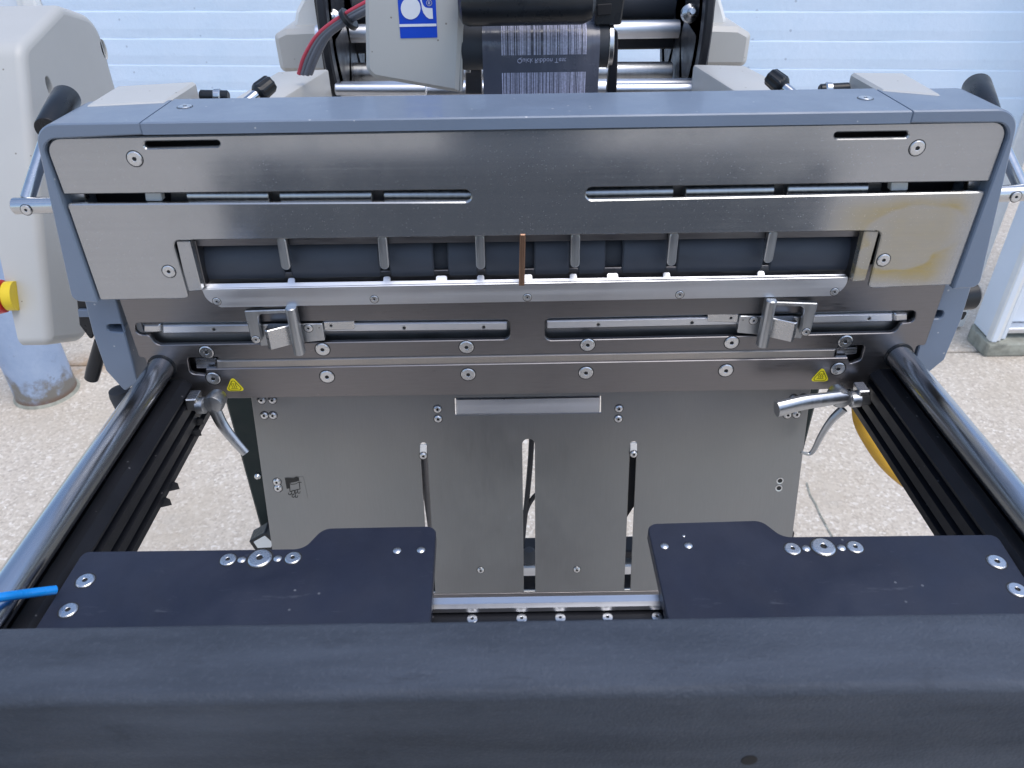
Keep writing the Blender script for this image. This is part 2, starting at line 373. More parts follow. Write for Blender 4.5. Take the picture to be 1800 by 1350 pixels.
# shared screw meshes (radius 1, facing +z): a flat head with chamfer and a hexagon socket
def screw_mesh(kind):
    n = 24; vs, fs, mi = [], [], []
    def hexr(a):
        a = (a+math.pi/6) % (math.pi/3)-math.pi/6; return 1/math.cos(a)
    shade_ring = [(1.16, .02, 2), (1.02, .025, 2)]  # thin black ring around the head, a painted contact shadow
    if kind == 'flat': rings = shade_ring+[(1.0, .03, 0), (1.0, .10, 0), (.90, .17, 0), (.33, .18, 0), (.27, .15, 1), (.25, .03, 1)]
    elif kind == 'pin': rings = shade_ring+[(1.0, .03, 0), (1.0, .12, 0), (.75, .30, 0), (.4, .40, 0), (.1, .43, 0)]
    elif kind == 'hole': rings = [(1.0, .02, 0), (.95, .10, 0), (.64, .06, 0), (.60, .05, 0)]
    else: rings = shade_ring+[(1.0, .03, 0), (1.0, .12, 0), (.88, .34, 0), (.60, .50, 0), (.30, .52, 1), (.28, .25, 1)]
    for r, z, hx in rings:
        for k in range(n):
            a = 2*math.pi*k/n; q = r*(hexr(a) if hx == 1 else 1); vs.append((q*math.cos(a), q*math.sin(a), z))
    for i in range(len(rings)-1):
        for k in range(n): j = (k+1) % n; fs.append([i*n+k, i*n+j, i*n+n+j, i*n+n+k]); mi.append(1 if (i >= len(rings)-2 and kind != 'pin') or (rings[i][2] == 2 and rings[i+1][2] == 2) else 0)
    fs.append([(len(rings)-1)*n+k for k in range(n)]); mi.append(0 if kind == 'pin' else 1)
    me = bpy.data.meshes.new('screw_'+kind); me.from_pydata(vs, [], fs)
    me.materials.append(MATS['screw_steel']); me.materials.append(MATS['socket_and_shade_black'])
    for p, q in zip(me.polygons, mi): p.material_index = q; p.use_smooth = True
    me.set_sharp_from_angle(angle=R(25)); return me
SM = {k: screw_mesh(k) for k in ('flat', 'button', 'pin', 'hole')}
def screw(u, v, rpx, fr, parent, kind='flat', name='screw', off=0.0, pos=None):
    p = pos if pos is not None else P(u, v, fr)
    o = bpy.data.objects.new(name, SM[kind]); C.objects.link(o); o.parent = parent
    s = rpx*pxm(p); a = random.uniform(0, 6.28)
    X = fr.X*math.cos(a)+fr.Y*math.sin(a); Y = fr.N.cross(X)
    o.matrix_local = Matrix.LocRotScale(p+fr.N*off-WL[parent.name], Matrix((X, Y, fr.N)).transposed().to_quaternion(), Vector((s, s, s)))
    return o
def sheet(name, polys, fr, off, mat, parent, label=None, kind=None):
    """thin flat print: polygons on a frame, joined"""
    vs, fs = [], []
    for q in polys:
        s = len(vs); q = q if area(q) > 0 else q[::-1]
        co = [Vector(p) for p in q]; v, _, f, *_ = delaunay_2d_cdt(co, [(i, (i+1) % len(q)) for i in range(len(q))], [], 0, 1e-8)
        vs += [tuple(fr.w(a.x, a.y, off)) for a in v]
        for t in f:
            t = list(t)
            if not pip(sum(v[i].x for i in t)/3, sum(v[i].y for i in t)/3, q): continue
            if area([tuple(v[i]) for i in t]) < 0: t = t[::-1]
            fs.append([s+i for i in t])
    me = bpy.data.meshes.new(name); me.from_pydata(vs, [], fs)
    o = link(name, me, mat, parent, label)
    if kind: o['kind'] = kind
    return o
def stroke(pts, w):
    """ribbon polygon quads along a line"""
    out = []
    for a, b in zip(pts[:-1], pts[1:]):
        a, b = Vector(a), Vector(b); d = (b-a).normalized(); n = Vector((-d.y, d.x))*w/2; e = d*w*.3
        out.append([tuple(a-e+n), tuple(a-e-n), tuple(b+e-n), tuple(b+e+n)])
    return out
def text(name, s, fr, at, size, mat, parent, off=.0003, mirror_y=False, rot=0):
    cu = bpy.data.curves.new(name, 'FONT'); cu.body = s; cu.size = size; cu.align_x = 'CENTER'; cu.align_y = 'CENTER'; cu.resolution_u = 3
    o = bpy.data.objects.new(name, cu); C.objects.link(o); dg = bpy.context.evaluated_depsgraph_get()
    me = bpy.data.meshes.new_from_object(o.evaluated_get(dg)); bpy.data.objects.remove(o)
    for v in me.vertices:
        x, y = v.co.x, v.co.y*(-1 if mirror_y else 1)
        x, y = x*math.cos(rot)-y*math.sin(rot), x*math.sin(rot)+y*math.cos(rot)
        v.co = fr.w(at[0]+x, at[1]+y, off)
    if mirror_y: me.flip_normals()
    me.materials.clear(); return link(name, me, mat, parent)
# ================================================================== THE SETTING
gz = FZ(0)
def slab(name, x0, x1, y0, y1):
    o = plate(name, [(x0, y0), (x1, y0), (x1, y1), (x0, y1)], gz, .12, 'concrete', None, .006); o['kind'] = 'structure'; return o
JY = P(1720, 617, gz).y
slab('pavement', -40, 40, -60, JY-.006); slab('apron', -40, 40, JY+.006, 12)
o = plate('joint_filler', [(-40, JY-.03), (40, JY-.03), (40, JY+.03), (-40, JY+.03)], FZ(-.014), .05, 'sill_concrete', None, 0); o['kind'] = 'structure'
# a crack in the pavement
ck = [(1418, 850), (1424, 872), (1434, 888), (1441, 905), (1450, 922), (1462, 944), (1470, 975), (1490, 1010)]
cpts = [L(u, v, gz) for u, v in ck]
o = sheet('crack', stroke(cpts, .0042)+stroke([L(-20, 640, gz), L(19, 603, gz)], .014), gz, .004, 'sill_concrete', None); o['kind'] = 'structure'
# painted wall of low courses, slightly turned against the machine
wf = Fr((0, 2.18, 0), (1, -.10, 0), (0, 0, 1))
wall = thing('block_wall', (0, 2.25, 0), 'pale blue-white painted wall in low horizontal courses behind the machine', 'wall')
b0 = L(1600, 72, wf)[1]; b1 = L(1600, 122, wf)[1]; ch = abs(b0-b1)
z0 = b0 % ch
wxl, wxr = L(76, 15, wf)[0], 1.70
k = -1
while z0+k*ch < 2.6:
    a = max(0, z0+k*ch); b = z0+(k+1)*ch-.0035
    f2 = Fr(wf.O-wf.N*random.uniform(0, .0012), wf.X, wf.Y)
    b = z0+(k+1)*ch; prof = [(a, -.0026), (a+.024, -.0006), (a+.030, 0), (b-.0050, 0), (b-.0034, -.0004), (b, -.0026)]
    vs_ = []
    for t in range(25):
        x = wxl+(wxr-wxl)*t/24
        for zz, d in prof: vs_.append(tuple(f2.w(x, zz+random.uniform(-.0006, .0006)*(d != 0), d)))
        vs_.append(tuple(f2.w(x, b, -.1))); vs_.append(tuple(f2.w(x, a, -.1)))
    n_ = len(prof)+2
    me = bpy.data.meshes.new('course'); me.from_pydata(vs_, [], [[t*n_+q, (t+1)*n_+q, (t+1)*n_+(q+1) % n_, t*n_+(q+1) % n_] for t in range(24) for q in range(n_)]+[list(range(n_)), [24*n_+q for q in range(n_)][::-1]])
    link('course', me, 'painted_block', wall)
    k += 1
# left doorway: white trim and a pale sheet door
lt = thing('left_door_frame', (-1.4, 2.3, 0), 'white moulded trim beside a pale door, behind the grey control box', 'door frame')
for a, b, d in ((wxl-.052, wxl-.002, .03), (wxl-.085, wxl-.054, .012)):
    plate('trim', [(a, 0), (b, 0), (b, 2.4), (a, 2.4)], Fr(wf.O+wf.N*d, wf.X, wf.Y), .1, 'white_plastic', lt, .006)
plate('door_leaf', [(wxl-1.2, 0.01), (wxl-.087, 0.01), (wxl-.087, 2.4), (wxl-1.2, 2.4)], Fr(wf.O-wf.N*.02, wf.X, wf.Y), .05, 'door_white', lt, .003)
# right doorway
rt = thing('right_door_frame', (1.78, 1.95, 0), 'white metal door jamb on a mossy concrete footing at the right edge', 'door frame')
J0 = P(1711, 568, FZ(.06)); J1 = P(1742, 601, FZ(.06)); jl = (J1.xy-J0.xy).length
jf = Fr((J0.x, J0.y, 0), (J1.x-J0.x, J1.y-J0.y, 0), (0, 0, 1))
plate('jamb_strip', [(1.690, .01), (1.745, .01), (1.745, 2.5), (1.690, 2.5)], Fr(wf.O+wf.N*.012, wf.X, wf.Y), .08, 'white_plastic', rt, .004)
plate('jamb_side', [(0, .06), (jl, .06), (jl, 2.5), (0, 2.5)], jf, .02, 'door_white', rt, .003)
jx = [J1.x, J1.x+.035, J1.x+.060]
plate('jamb_face', [(jx[0]-.002, .06), (jx[1], .06), (jx[1], 2.5), (jx[0]-.002, 2.5)], FY(J1.y), .03, 'white_plastic', rt, .005)
plate('jamb_bead', [(jx[1]+.004, .06), (jx[2], .06), (jx[2], 2.5), (jx[1]+.004, 2.5)], FY(J1.y+.012), .03, 'door_white', rt, .005)
plate('door_leaf', [(jx[2], .10), (jx[2]+.9, .10), (jx[2]+.9, 2.4), (jx[2], 2.4)], FY(J1.y+.07), .05, 'door_white', rt, .004)
plate('footing', rnd([(0, 0), (jl+.004, 0), (jl+.004, .058), (0, .058)], .004), Fr(jf.O+jf.N*.006, jf.X, jf.Y), .06, 'sill_concrete', rt, .004)
plate('threshold', rnd([(jx[0]-.01, 0), (jx[2]+.9, 0), (jx[2]+.9, .055), (jx[0]-.01, .055)], .004), FY(J1.y-.008), .12, 'sill_concrete', rt, .006)
plate('door_bar', rnd([(jx[2]+.002, .075), (jx[2]+.9, .075), (jx[2]+.9, .098), (jx[2]+.002, .098)], .004), FY(J1.y+.03), .07, 'aluminium', rt, .003)
# bollard
bl = P(35, 690, gz); br = P(130, 690, gz); rb = (br.x-bl.x)/2
bc = Vector(((bl.x+br.x)/2, bl.y, 0)); 
q = thing('bollard', bc, 'blue-grey painted steel bollard with a rusty foot standing left of the machine', 'bollard')
lathe('post', bc, (0, 0, 1), [(0, rb*1.02), (.02, rb*1.01), (.05, rb), (1.0, rb), (1.04, rb*.86), (1.06, rb*.5)], 'bollard_paint', q, 40)
lathe('rust_rim', bc, (0, 0, 1), [(0, rb*1.10), (.006, rb*1.06), (.010, rb*1.005)], 'sill_concrete', q, 40)
# ================================================================== THE MACHINE
M = thing('bagging_machine', (0, .1, 0), 'steel-fronted bagging machine with blue-grey hood, long roller window and two chrome rods reaching forward', 'bagging machine')
F0 = FY(0); zt = P(900, 205, FY(-.003)).z; T0 = FZ(zt)
# hood
x_l = P(235, 222, T0).x; x_r = P(1615, 200, T0).x; yb = .062
plate('top_cover', [(x_l+.0003, -.0035), (x_r-.0003, -.0035), (x_r-.0003, yb), (x_l+.0003, yb)], T0, .0085, 'blue_grey_paint', M, .0010)
tc = bpy.data.objects['top_cover']
for u, v in ((325, 188), (1521, 173)): screw(u, v, 12, T0, tc)
def endcover(pts, r):
    q2 = [L(u, v, F0) for u, v in pts]; xx = x_l if q2[0][0] < 0 else x_r; q2[0] = (xx, zt); q2[-1] = (xx, zl)
    o = plate('end_cover', rnd(q2, r, 7), FY(-.0035), yb+.0035-.004, 'blue_grey_paint', M, .0010); return o
zl = zt-.0085
def zpx(u, z): # photo row of height z on the face plane at column u
    lo, hi = 0, 1300
    for _ in range(40):
        m_ = (lo+hi)/2
        if P(u, m_, F0).z > z: lo = m_
        else: hi = m_
    return lo
def pz(u, z): return (u, zpx(u, z))
endcover([pz(234, zt), pz(62, zt), (130, 526), (174, 529), (73, 243), (234, zpx(234, zl))], [0, .017, .006, 0, .012, 0])
endcover([pz(1616, zt), pz(1790, zt), (1718, 502), (1672, 505), (1778, 213), (1616, zpx(1616, zl))], [0, .017, .006, 0, .012, 0])
# face plate with its slots and the roller window
out = [(75, 243), (1776, 213), (1741, 319), (1029, 330), (1031, 352), (1734, 337), (1675, 501), (1527, 507), (1552, 406), (302, 423), (331, 525), (176, 528),
       (117, 359), (829, 355), (827, 334), (112, 342)]
rad = [.012, .012, .001, .0046, .0046, .002, .002, .003, .006, .006, .003, .002, .002, .0046, .0046, .001]
hl = [hole([(253, 249), (386, 247), (386, 258), (253, 261)], F0, .0028), hole([(1467, 233), (1597, 231), (1597, 242), (1467, 244)], F0, .0028)]
face = plate('face_plate', rnd([L(u, v, F0) for u, v in out], rad, 6), F0, .0035, 'steel_face', M, .0009, hl)
for u, v, r_ in ((237, 279, 13), (1612, 260, 13), (297, 477, 11), (1553, 457, 11)): screw(u, v, r_, F0, face)
# dark interior, guide bars seen through the slots
box('inner_box', (-.3445, .3335), (.040, .058), (1.20, zt-.012), 'interior_black', M)
FS = FY(.010)
FSr = FY(.013)
for u0_, u1_, v0_, v1_ in ((332, 475, 343, 343), (494, 655, 343, 342), (676, 834, 342, 342), (1024, 1182, 339, 336), (1203, 1358, 336, 333), (1381, 1522, 332, 330)):
    cyl('guide_bar', P(u0_, v0_, FSr), P(u1_, v1_, FSr), .0052, 'steel_handle', M, .0006, 28)
FSb = FY(.017)
for seg in ((470, 499), (650, 681), (300, 336)): pl('spacer', [(seg[0], 330), (seg[1], 330), (seg[1], 354), (seg[0], 354)], FSb, .006, 'steel_dark', M, 0, .0004)
for seg in ((1178, 1208), (1354, 1386), (1518, 1550)): pl('spacer', [(seg[0], 320), (seg[1], 318), (seg[1], 343), (seg[0], 345)], FSb, .006, 'steel_dark', M, 0, .0004)
pl('stop_block', [(254, 336), (282, 336), (285, 354), (256, 354)], FS, .006, 'white_plastic', M, .001)
pl('stop_block', [(1567, 317), (1597, 316), (1596, 335), (1566, 336)], FS, .006, 'white_plastic', M, .001)
pl('end_block', [(112, 338), (148, 338), (152, 356), (118, 356)], FS, .006, 'steel_bar', M, .001)
pl('end_block', [(1702, 315), (1740, 315), (1735, 338), (1700, 338)], FS, .006, 'steel_bar', M, .001)
# cream rear side panels and hood rear edge
pl('rear_panel', [(148, 186), (289, 179), (345, 143), (205, 151)], FZ(zt+.001), .05, 'cream_paint', M, .002, .002)
pl('rear_panel', [(1550, 158), (1658, 167), (1590, 128), (1495, 127)], FZ(zt+.001), .05, 'cream_paint', M, .002, .002)
# ---------------- rollers
FRL = FY(.018); zc = P(900, 466, FRL).z; rR = .0245; yc = .018+rR
sh = cyl('roller_shaft', (P(338, 470, FRL).x, yc, zc), (P(1512, 450, FRL).x, yc, zc), rR*.80, 'black_rubber', M, .001, 32)
segs = [(344, 497), (509, 667), (684, 762), (787, 839), (853, 916), (939, 1001), (1017, 1064), (1094, 1172), (1190, 1341), (1353, 1508)]
for a, b in segs:
    cyl('roller', (P(a, 466, FRL).x, yc, zc), (P(b, 466, FRL).x, yc, zc), rR, 'roller_rubber', M, .0012, 40)
# window header and fingers
FHd = FY(.006)
pl('header_bar', [(312, 421), (1545, 403), (1541, 416), (317, 434)], FY(.012), .010, 'steel_dark', M, 0, .0005)
def finger(u0, u1, v0, v1, mat='steel_handle', w=8, y=.004, label=None, r=.0035):
    pl('finger' if mat != 'copper' else 'copper_strip', [(u0-w, v0), (u0+w, v0), (u1+w, v1), (u1-w, v1)], FY(y), .006, mat, M, r, .0008, label=label)
for u0, v0, u1, v1 in ((493, 418, 503, 475), (671, 415, 676, 474), (843, 413, 845, 474), (1012, 411, 1011, 471), (1186, 409, 1180, 468), (1361, 406, 1350, 463)):
    finger(u0, u1, v0, v1)
finger(919, 917, 412, 503, 'copper', 5, -.001, 'thin copper-coloured strip in front of the rollers', .0005)
# side blocks of the window
def sideblock(px, inner):
    pl('side_block', px, FY(.003), .018, 'steel_face', M, .001, .0007)
    pl('window_cheek', inner, FY(.010), .012, 'steel_dark', M, .001, .0004)
sideblock([(309, 424), (333, 424), (355, 511), (329, 513)], [(333, 423), (343, 423), (362, 505), (354, 508)])
sideblock([(1520, 406), (1546, 406), (1521, 494), (1499, 496)], [(1512, 407), (1520, 407), (1500, 494), (1492, 494)])
# ---------------- ledge below the rollers
FL = FY(.0095); zl1 = P(923, 502, FL).z
lo = [(356, 507), (1491, 486), (1485, 513), (1473, 520), (372, 540), (358, 525)]
ledge = pl('ledge', [(354, 508), (1492, 487), (1487, 505), (1466, 521), (388, 541), (362, 528)], FL, .004, 'aluminium', M, [.001, .001, .012, .004, .004, .012], .0006)
for u, v in ((381, 530), (658, 526), (927, 523), (1195, 518), (1467, 513)): screw(u, v, 7, FL, ledge)
# ledge top with rounded tabs, one sheet
FT = Fr((0, .0098, zl1+.0004), (1, 0, 0), (0, 1, 1))
xa, xb = P(356, 500, FL).x, P(1491, 480, FL).x
t1, t2 = L(923, 490, FT)[1], L(923, 482, FT)[1]
top = [(xa, 0), (xb, 0), (xb, t1)]
tabs = [(512, 6.5), (680, 6.5), (776, 10), (845, 6.5), (928, 8), (1008, 6.5), (1077, 10), (1172, 6.5), (1338, 6.5)]
rr = [0, 0, .001]
for u, w in sorted(tabs, reverse=True):
    x = L(u, 490-(u-923)*.0155, FT)[0]; hw = w*pxm(P(u, 490, FT))
    top += [(x+hw, t1), (x+hw, t2), (x-hw, t2), (x-hw, t1)]; rr += [.0004, .0018, .0018, .0004]
top += [(xa, t1)]; rr += [.001]
plate('ledge_flange', rnd(top, rr, 4), FT, .0012, 'aluminium', M, .0003)
# ---------------- seal plate
YS = .020; S0 = FY(YS)
def sx(u, v): return L(u, v, S0)
zb = sx(900, 693)[1]; ztop = 1.232; xs = .342
nx = sx(262, 628)[0]; nz = sx(262, 628)[1]
nx2 = sx(1603, 610)[0]
seal_out = [(-xs, ztop), (xs, ztop), (xs, nz), (nx2+.004, nz), (nx2+.004, nz-.012), (xs-.021, nz-.027), (xs-.021, zb), (-xs+.021, zb), (-xs+.021, nz-.027), (nx-.004, nz-.012), (nx-.004, nz), (-xs, nz)]
slotL = rnd([sx(*p) for p in ((237, 568), (897, 562), (897, 597), (275, 607), (262, 590), (237, 588))], [.005, .005, .006, .006, .003, .005], 5)
slotR = rnd([sx(*p) for p in ((957, 560), (1611, 546), (1609, 566), (1584, 569), (1574, 585), (958, 599))], [.005, .005, .005, .003, .006, .006], 5)
jaw = rnd([sx(*p) for p in ((329, 629), (383, 628), (384, 633), (1472, 613), (1474, 608), (1521, 607), (1514, 633), (1494, 640), (1490, 629), (362, 649), (362, 660), (334, 657))], [.003, .001, .001, .001, .001, .003, .004, .002, 0, 0, .002, .004], 4)
seal = plate('seal_plate', rnd(seal_out, [.002]*12, 4), S0, .004, 'steel_dark', M, .0006, [slotL, slotR, jaw])
for u, v in ((363, 619), (567, 614), (820, 610), (1033, 606), (1286, 602), (1486, 600), (375, 665), (575, 662), (823, 658), (1030, 655), (1276, 651), (1473, 648)): screw(u, v, 12.2, S0, seal)
# behind the slots: back plates, linear rails, sealing strip
box('back_plate', (-.336, .336), (YS+.009, YS+.016), (1.150, 1.205), 'steel_chute', M)
box('jaw_back', (-.316, .316), (YS+.012, YS+.020), (zb+.004, 1.1490), 'steel_dark', M)
FRa = FY(YS+.0035)
for px in (((285, 572), (893, 566), (893, 581), (285, 587)), ((960, 564), (1570, 551), (1570, 566), (960, 579))):
    g = pl('linear_rail', px, FRa, .006, 'aluminium', M, .001, .0012)
    for t in (.15, .42, .70, .93):
        a = Vector(px[0]).lerp(Vector(px[1]), t); b = Vector(px[3]).lerp(Vector(px[2]), t); m_ = a.lerp(b, .55); screw(m_.x, m_.y, 4.5, FRa, g, 'hole', 'rail_hole')
for px in (((250, 570), (282, 570), (282, 586), (250, 587)), ((1572, 551), (1598, 550), (1598, 566), (1572, 567))): pl('rail_end', px, FRa, .008, 'steel_bar', M, .002, .002)
FJ = FY(YS+.0015)
pl('sealing_strip', [(380, 634), (1470, 614), (1467, 629), (380, 650)], FJ, .006, 'ptfe_strip', M, .0004, .0012)
for px in (((342, 630), (380, 630), (378, 648), (345, 648)), ((1470, 612), (1508, 611), (1506, 622), (1470, 627))): pl('strip_clamp', px, FY(YS+.006), .005, 'steel_bar', M, .001)
# hot surface stickers
def hot(uc, vb, wpx):
    f = S0; c = L(uc, vb, f); w = wpx*pxm(P(uc, vb, f)); h = w*.87
    tri = lambda s, dy=0: [(c[0]-w/2*s, c[1]+dy), (c[0]+w/2*s, c[1]+dy), (c[0], c[1]+dy+h*s)]
    o = plate('warning_sticker', rnd(tri(1), .0022, 4), Fr(f.O+f.N*.00035, f.X, f.Y), .0003, 'sticker_yellow', seal, 0)
    inner, th = tri(.76, h*.075), .0006
    pts = rnd(inner, .0018, 4)
    sheet('border', stroke(pts+[pts[0]], .00045), f, .0006, 'sticker_black', o)
    waves = []
    for k in (-1, 0, 1):
        x = c[0]+k*w*.095; wl = [(x+math.sin(i*1.05)*w*.022, c[1]+h*(.26+.30*i/8)) for i in range(9)]
        waves += stroke(wl, .00042)
    sheet('heat_mark', waves+[[(c[0]-w*.17, c[1]+h*.19), (c[0]+w*.17, c[1]+h*.19), (c[0]+w*.17, c[1]+h*.215), (c[0]-w*.17, c[1]+h*.215)]], f, .0006, 'sticker_black', o)
hot(414.5, 687, 35); hot(1440, 670, 35)
# ---------------- pull handles on the rail carriages
def pull(mir):
    def q(u, v):                                   # right one is the mirror image, slightly higher in the photo
        return (u, v) if not mir else (1864-u+3, v-13.5)
    F1 = FY(YS-.004)
    pl('rail_carriage', [q(568, 566), q(622, 564), q(623, 579), q(570, 581)], FY(YS+.001), .006, 'steel_bar', M, .0008, .0006)
    screw(*q(582, 572), 4, FY(YS+.001), M, 'hole', 'bolt_hole')
    ho = thing_part = pl('slide_block', [q(448, 571), q(566, 569), q(571, 599), q(458, 609)], FY(YS-.002), .005, 'steel_handle', M, .001, .0006)
    screw(*q(542, 577), 7.5, FY(YS-.002), ho)
    screw(*q(561, 576), 1.8, FY(YS-.002), ho, 'hole', 'pin_hole')
    FA = FY(YS-.009)
    arm = pl('pull_handle', [q(429, 547), q(508, 544), q(511, 551), q(453, 553), q(460, 603), q(443, 604)], FA, .0045, 'steel_handle', M, [.001, .001, .001, .004, .002, .002], .0007)
    screw(*q(450, 597), 7.2, FA, arm)
    # the grip: a flat-oval bar standing further forward
    FB = FY(YS-.014); a = P(*q(510, 541), FB); b = P(*q(525, 622), FB)
    hw = 9.5*pxm(a)
    plate('grip', rnd([(-hw, 0), (hw, 0), (hw, .012), (-hw, .012)], .004, 6), Fr(Vector((a.x, YS-.0175, a.z)), (1, 0, 0), (0, 1, 0)), a.z-b.z, 'steel_handle', arm, .0008)
    # wedge
    za, zb_ = P(*q(485, 579), FB).z, P(*q(485, 612), FB).z
    xw0, xw1 = P(*q(468, 590), FB).x, P(*q(520, 590), FB).x
    wed = [(xw0, YS-.0155), (xw0+(xw1-xw0)*.10, YS-.0165), (xw1, YS-.0045), (xw0, YS-.0035)]
    plate('wedge', rnd(wed, .0006, 2), FZ(za), za-zb_, 'steel_bar', ho, .0006)
pull(False); pull(True)
# ---------------- side brackets under the hood
for px, nt in ((((147, 524), (163, 587), (186, 652), (219, 688), (242, 672), (203, 524)), ((186, 571), (216, 570), (220, 585), (190, 583))),
               (((1709, 500), (1690, 562), (1660, 633), (1622, 664), (1604, 652), (1645, 500)), ((1630, 546), (1661, 546), (1655, 560), (1628, 562)))):
    FBk = FY(YS+.004)
    pl('side_bracket', px, FBk, .05, 'blue_grey_paint', M, [.001, .002, .004, .002, .001, .001], .0009, [hole(nt, FBk, .0034)])
    u0 = px[0][0]; s = 1 if u0 < 900 else -1
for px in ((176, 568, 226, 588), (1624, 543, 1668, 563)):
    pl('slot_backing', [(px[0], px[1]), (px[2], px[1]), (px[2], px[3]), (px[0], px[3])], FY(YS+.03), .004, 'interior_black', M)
box('lower_core', (-.330, .326), (YS+.024, YS+.05), (1.128, 1.235), 'interior_black', M)
# black latch blocks and handles beside the brackets
FK = FY(.05)
pl('latch_block', [(134, 526), (160, 526), (172, 572), (160, 600), (139, 572)], FK, .03, 'black_plastic', M, .002, .001)
pl('latch_collar', [(136, 545), (160, 545), (163, 558), (138, 558)], FY(.047), .03, 'blue_grey_paint', M, .001)
a, b = P(178, 600, FK), P(160, 668, FK)
lathe('latch_handle', a, b-a, [(0, .0058), ((b-a).length*.7, .0066), ((b-a).length*.95, .0062), ((b-a).length, .003)], 'black_plastic', M, 20)
a = P(208, 682, FK); lathe('latch_knob', a, (0.05, 0, -1), [(0, .004), (.002, .0095), (.008, .0105), (.03, .0095), (.032, .006)], 'black_rubber', M, 24)
lathe('latch_block', P(1690, 520, FK), (1, .2, .05), [(-.01, .012), (.008, .0135), (.012, .010), (.013, .006)], 'black_plastic', M, 24)
pl('latch_collar', [(1688, 540), (1703, 538), (1700, 548), (1684, 550)], FY(.047), .02, 'white_plastic', M, .001)
pl('latch_block', [(1680, 550), (1702, 548), (1694, 562), (1676, 566)], FY(.048), .02, 'black_plastic', M, .002)
# ---------------- hand levers with black grips at both ends of the hood
def lever(grip0, grip1, rod0, rod1, c0, c1, sc, rp):
    fg = FY(.035); a, b = P(*grip0, fg), P(*grip1, FY(.085)); d = b-a; l = d.length
    lv = lathe('lever_grip', a, d, [(0, rp*.86), (.001, rp*.9), (l*.5, rp*.97), (l-.002, rp), (l-.0004, rp*.93), (l, rp*.82), (l+.0006, rp*.3)], 'black_plastic', M, 28)
    cyl('lever_rod', P(*rod1, FY(.012)), a+d*.2, .0052, 'steel_rod', M, .0005, 20)
    f = FY(.008); A, B = P(*c0, f), P(*c1, f)
    cy = cyl('lever_clamp', A, B, .0062, 'steel_bar', M, .0012, 28)
    screw(*sc, 9, FY(.0015), cy, 'flat')
lever((84, 228), (118, 170), (72, 285), (48, 350), (24, 362), (110, 360), (46, 369), .0105)
lever((1736, 205), (1716, 150), (1778, 280), (1798, 335), (1740, 341), (1812, 338), (1786, 346), .0105)
# ---------------- star knobs on the hood's back edge
def knob(u, v, dx):
    p = P(u, v, FY(.100)); d = Vector((dx, .62, .35)).normalized()
    f = frame_dir(p, d); vs = []
    prof = []
    n = 32; rings = [(0, .0052, 0), (.002, .0070, 0), (.004, .0078, 1), (.015, .0072, 1), (.0165, .0063, 1), (.017, .003, 0)]
    fs = []
    for t, r, s_ in rings:
        for k in range(n):
            q = r*(1-(.09 if s_ and k % 4 < 2 else 0)); a = 2*math.pi*k/n; vs.append(tuple(f.w(q*math.cos(a), q*math.sin(a), t)))
    for i in range(len(rings)-1):
        for k in range(n): j = (k+1) % n; fs.append([i*n+k, i*n+j, i*n+n+j, i*n+n+k])
    fs.append(list(range(n))[::-1]); fs.append([(len(rings)-1)*n+k for k in range(n)])
    me = bpy.data.meshes.new('knob'); me.from_pydata(vs, [], fs); o = link('knob', me, 'black_plastic', M)
    cyl('stem', p-d*.05, p+d*.001, .0042, 'steel_rod', o)
knob(451, 166, .55); knob(1379, 154, -.5)
for pts in ([(352, 168), (402, 169)], [(1440, 158), (1492, 155)]):
    a, b = P(*pts[0], FY(.10)), P(*pts[1], FY(.10)); cyl('rear_spindle', a, b, .0045, 'black_plastic', M)
    m_ = a.lerp(b, .62 if a.x < 0 else .3); cyl('spindle_ring', m_-Vector((.003, 0, 0)), m_+Vector((.003, 0, 0)), .0055, 'steel_bar', M)
# ---------------- guide rods and black profiles under them
zr = P(285, 645, S0).z; rr_ = .0108
for s, xr in ((-1, P(285, 645, S0).x), (1, P(1580, 625, S0).x)):
    rod = cyl('guide_rod', (xr, YS+.03, zr), (xr, -.62, zr), rr_, 'steel_rod', M, .001, 48)
    cyl('rod_ring', (xr, YS+.002, zr), (xr, YS-.0008, zr), rr_+.0016, 'black_plastic', M, .0004, 40)
    # T-slot profile, section seen along the machine
    xi, xo = -.3035 if s < 0 else .3015, xr-s*.014+s*.014
    xo = xr+s*.012; zT, zB = zr-.0135, 1.077
    w = abs(xi-xo)
    def sec(t, h): return (xi+s*t, zB+h)
    Ht = zT-zB
    pts = [sec(0, 0), sec(w, 0), sec(w, Ht), sec(w*.62, Ht), sec(w*.62, Ht-.006), sec(w*.48, Ht-.006), sec(w*.48, Ht), sec(.006, Ht), sec(0, Ht-.006)]
    for hh in (.78, .47, .18):
        h0 = Ht*hh; pts += [sec(0, h0+.0035), sec(.0045, h0+.0025), sec(.0045, h0-.0025), sec(0, h0-.0035)]
    pr = plate('slotted_profile', pts, FY(YS+.06), .0, 'black_anodised', M, 0, make_only=False) if False else None
    me = plate('slotted_profile', pts, FY(-.60), .66, 'black_anodised', M, .0004)
    for u, v in (((347, 738), (343, 758), (303, 852), (289, 880)) if s < 0 else ()):
        p = P(u, v, FXp(xi)); hexa('cable_clip', [p+Vector(k) for k in ((-.003, .004, .002), (.0045, .001, .001), (-.003, -.003, .002))], [p+Vector(k) for k in ((-.003, .004, -.005), (.0045, .001, -.006), (-.003, -.003, -.005))], 'black_plastic', M, .0004)
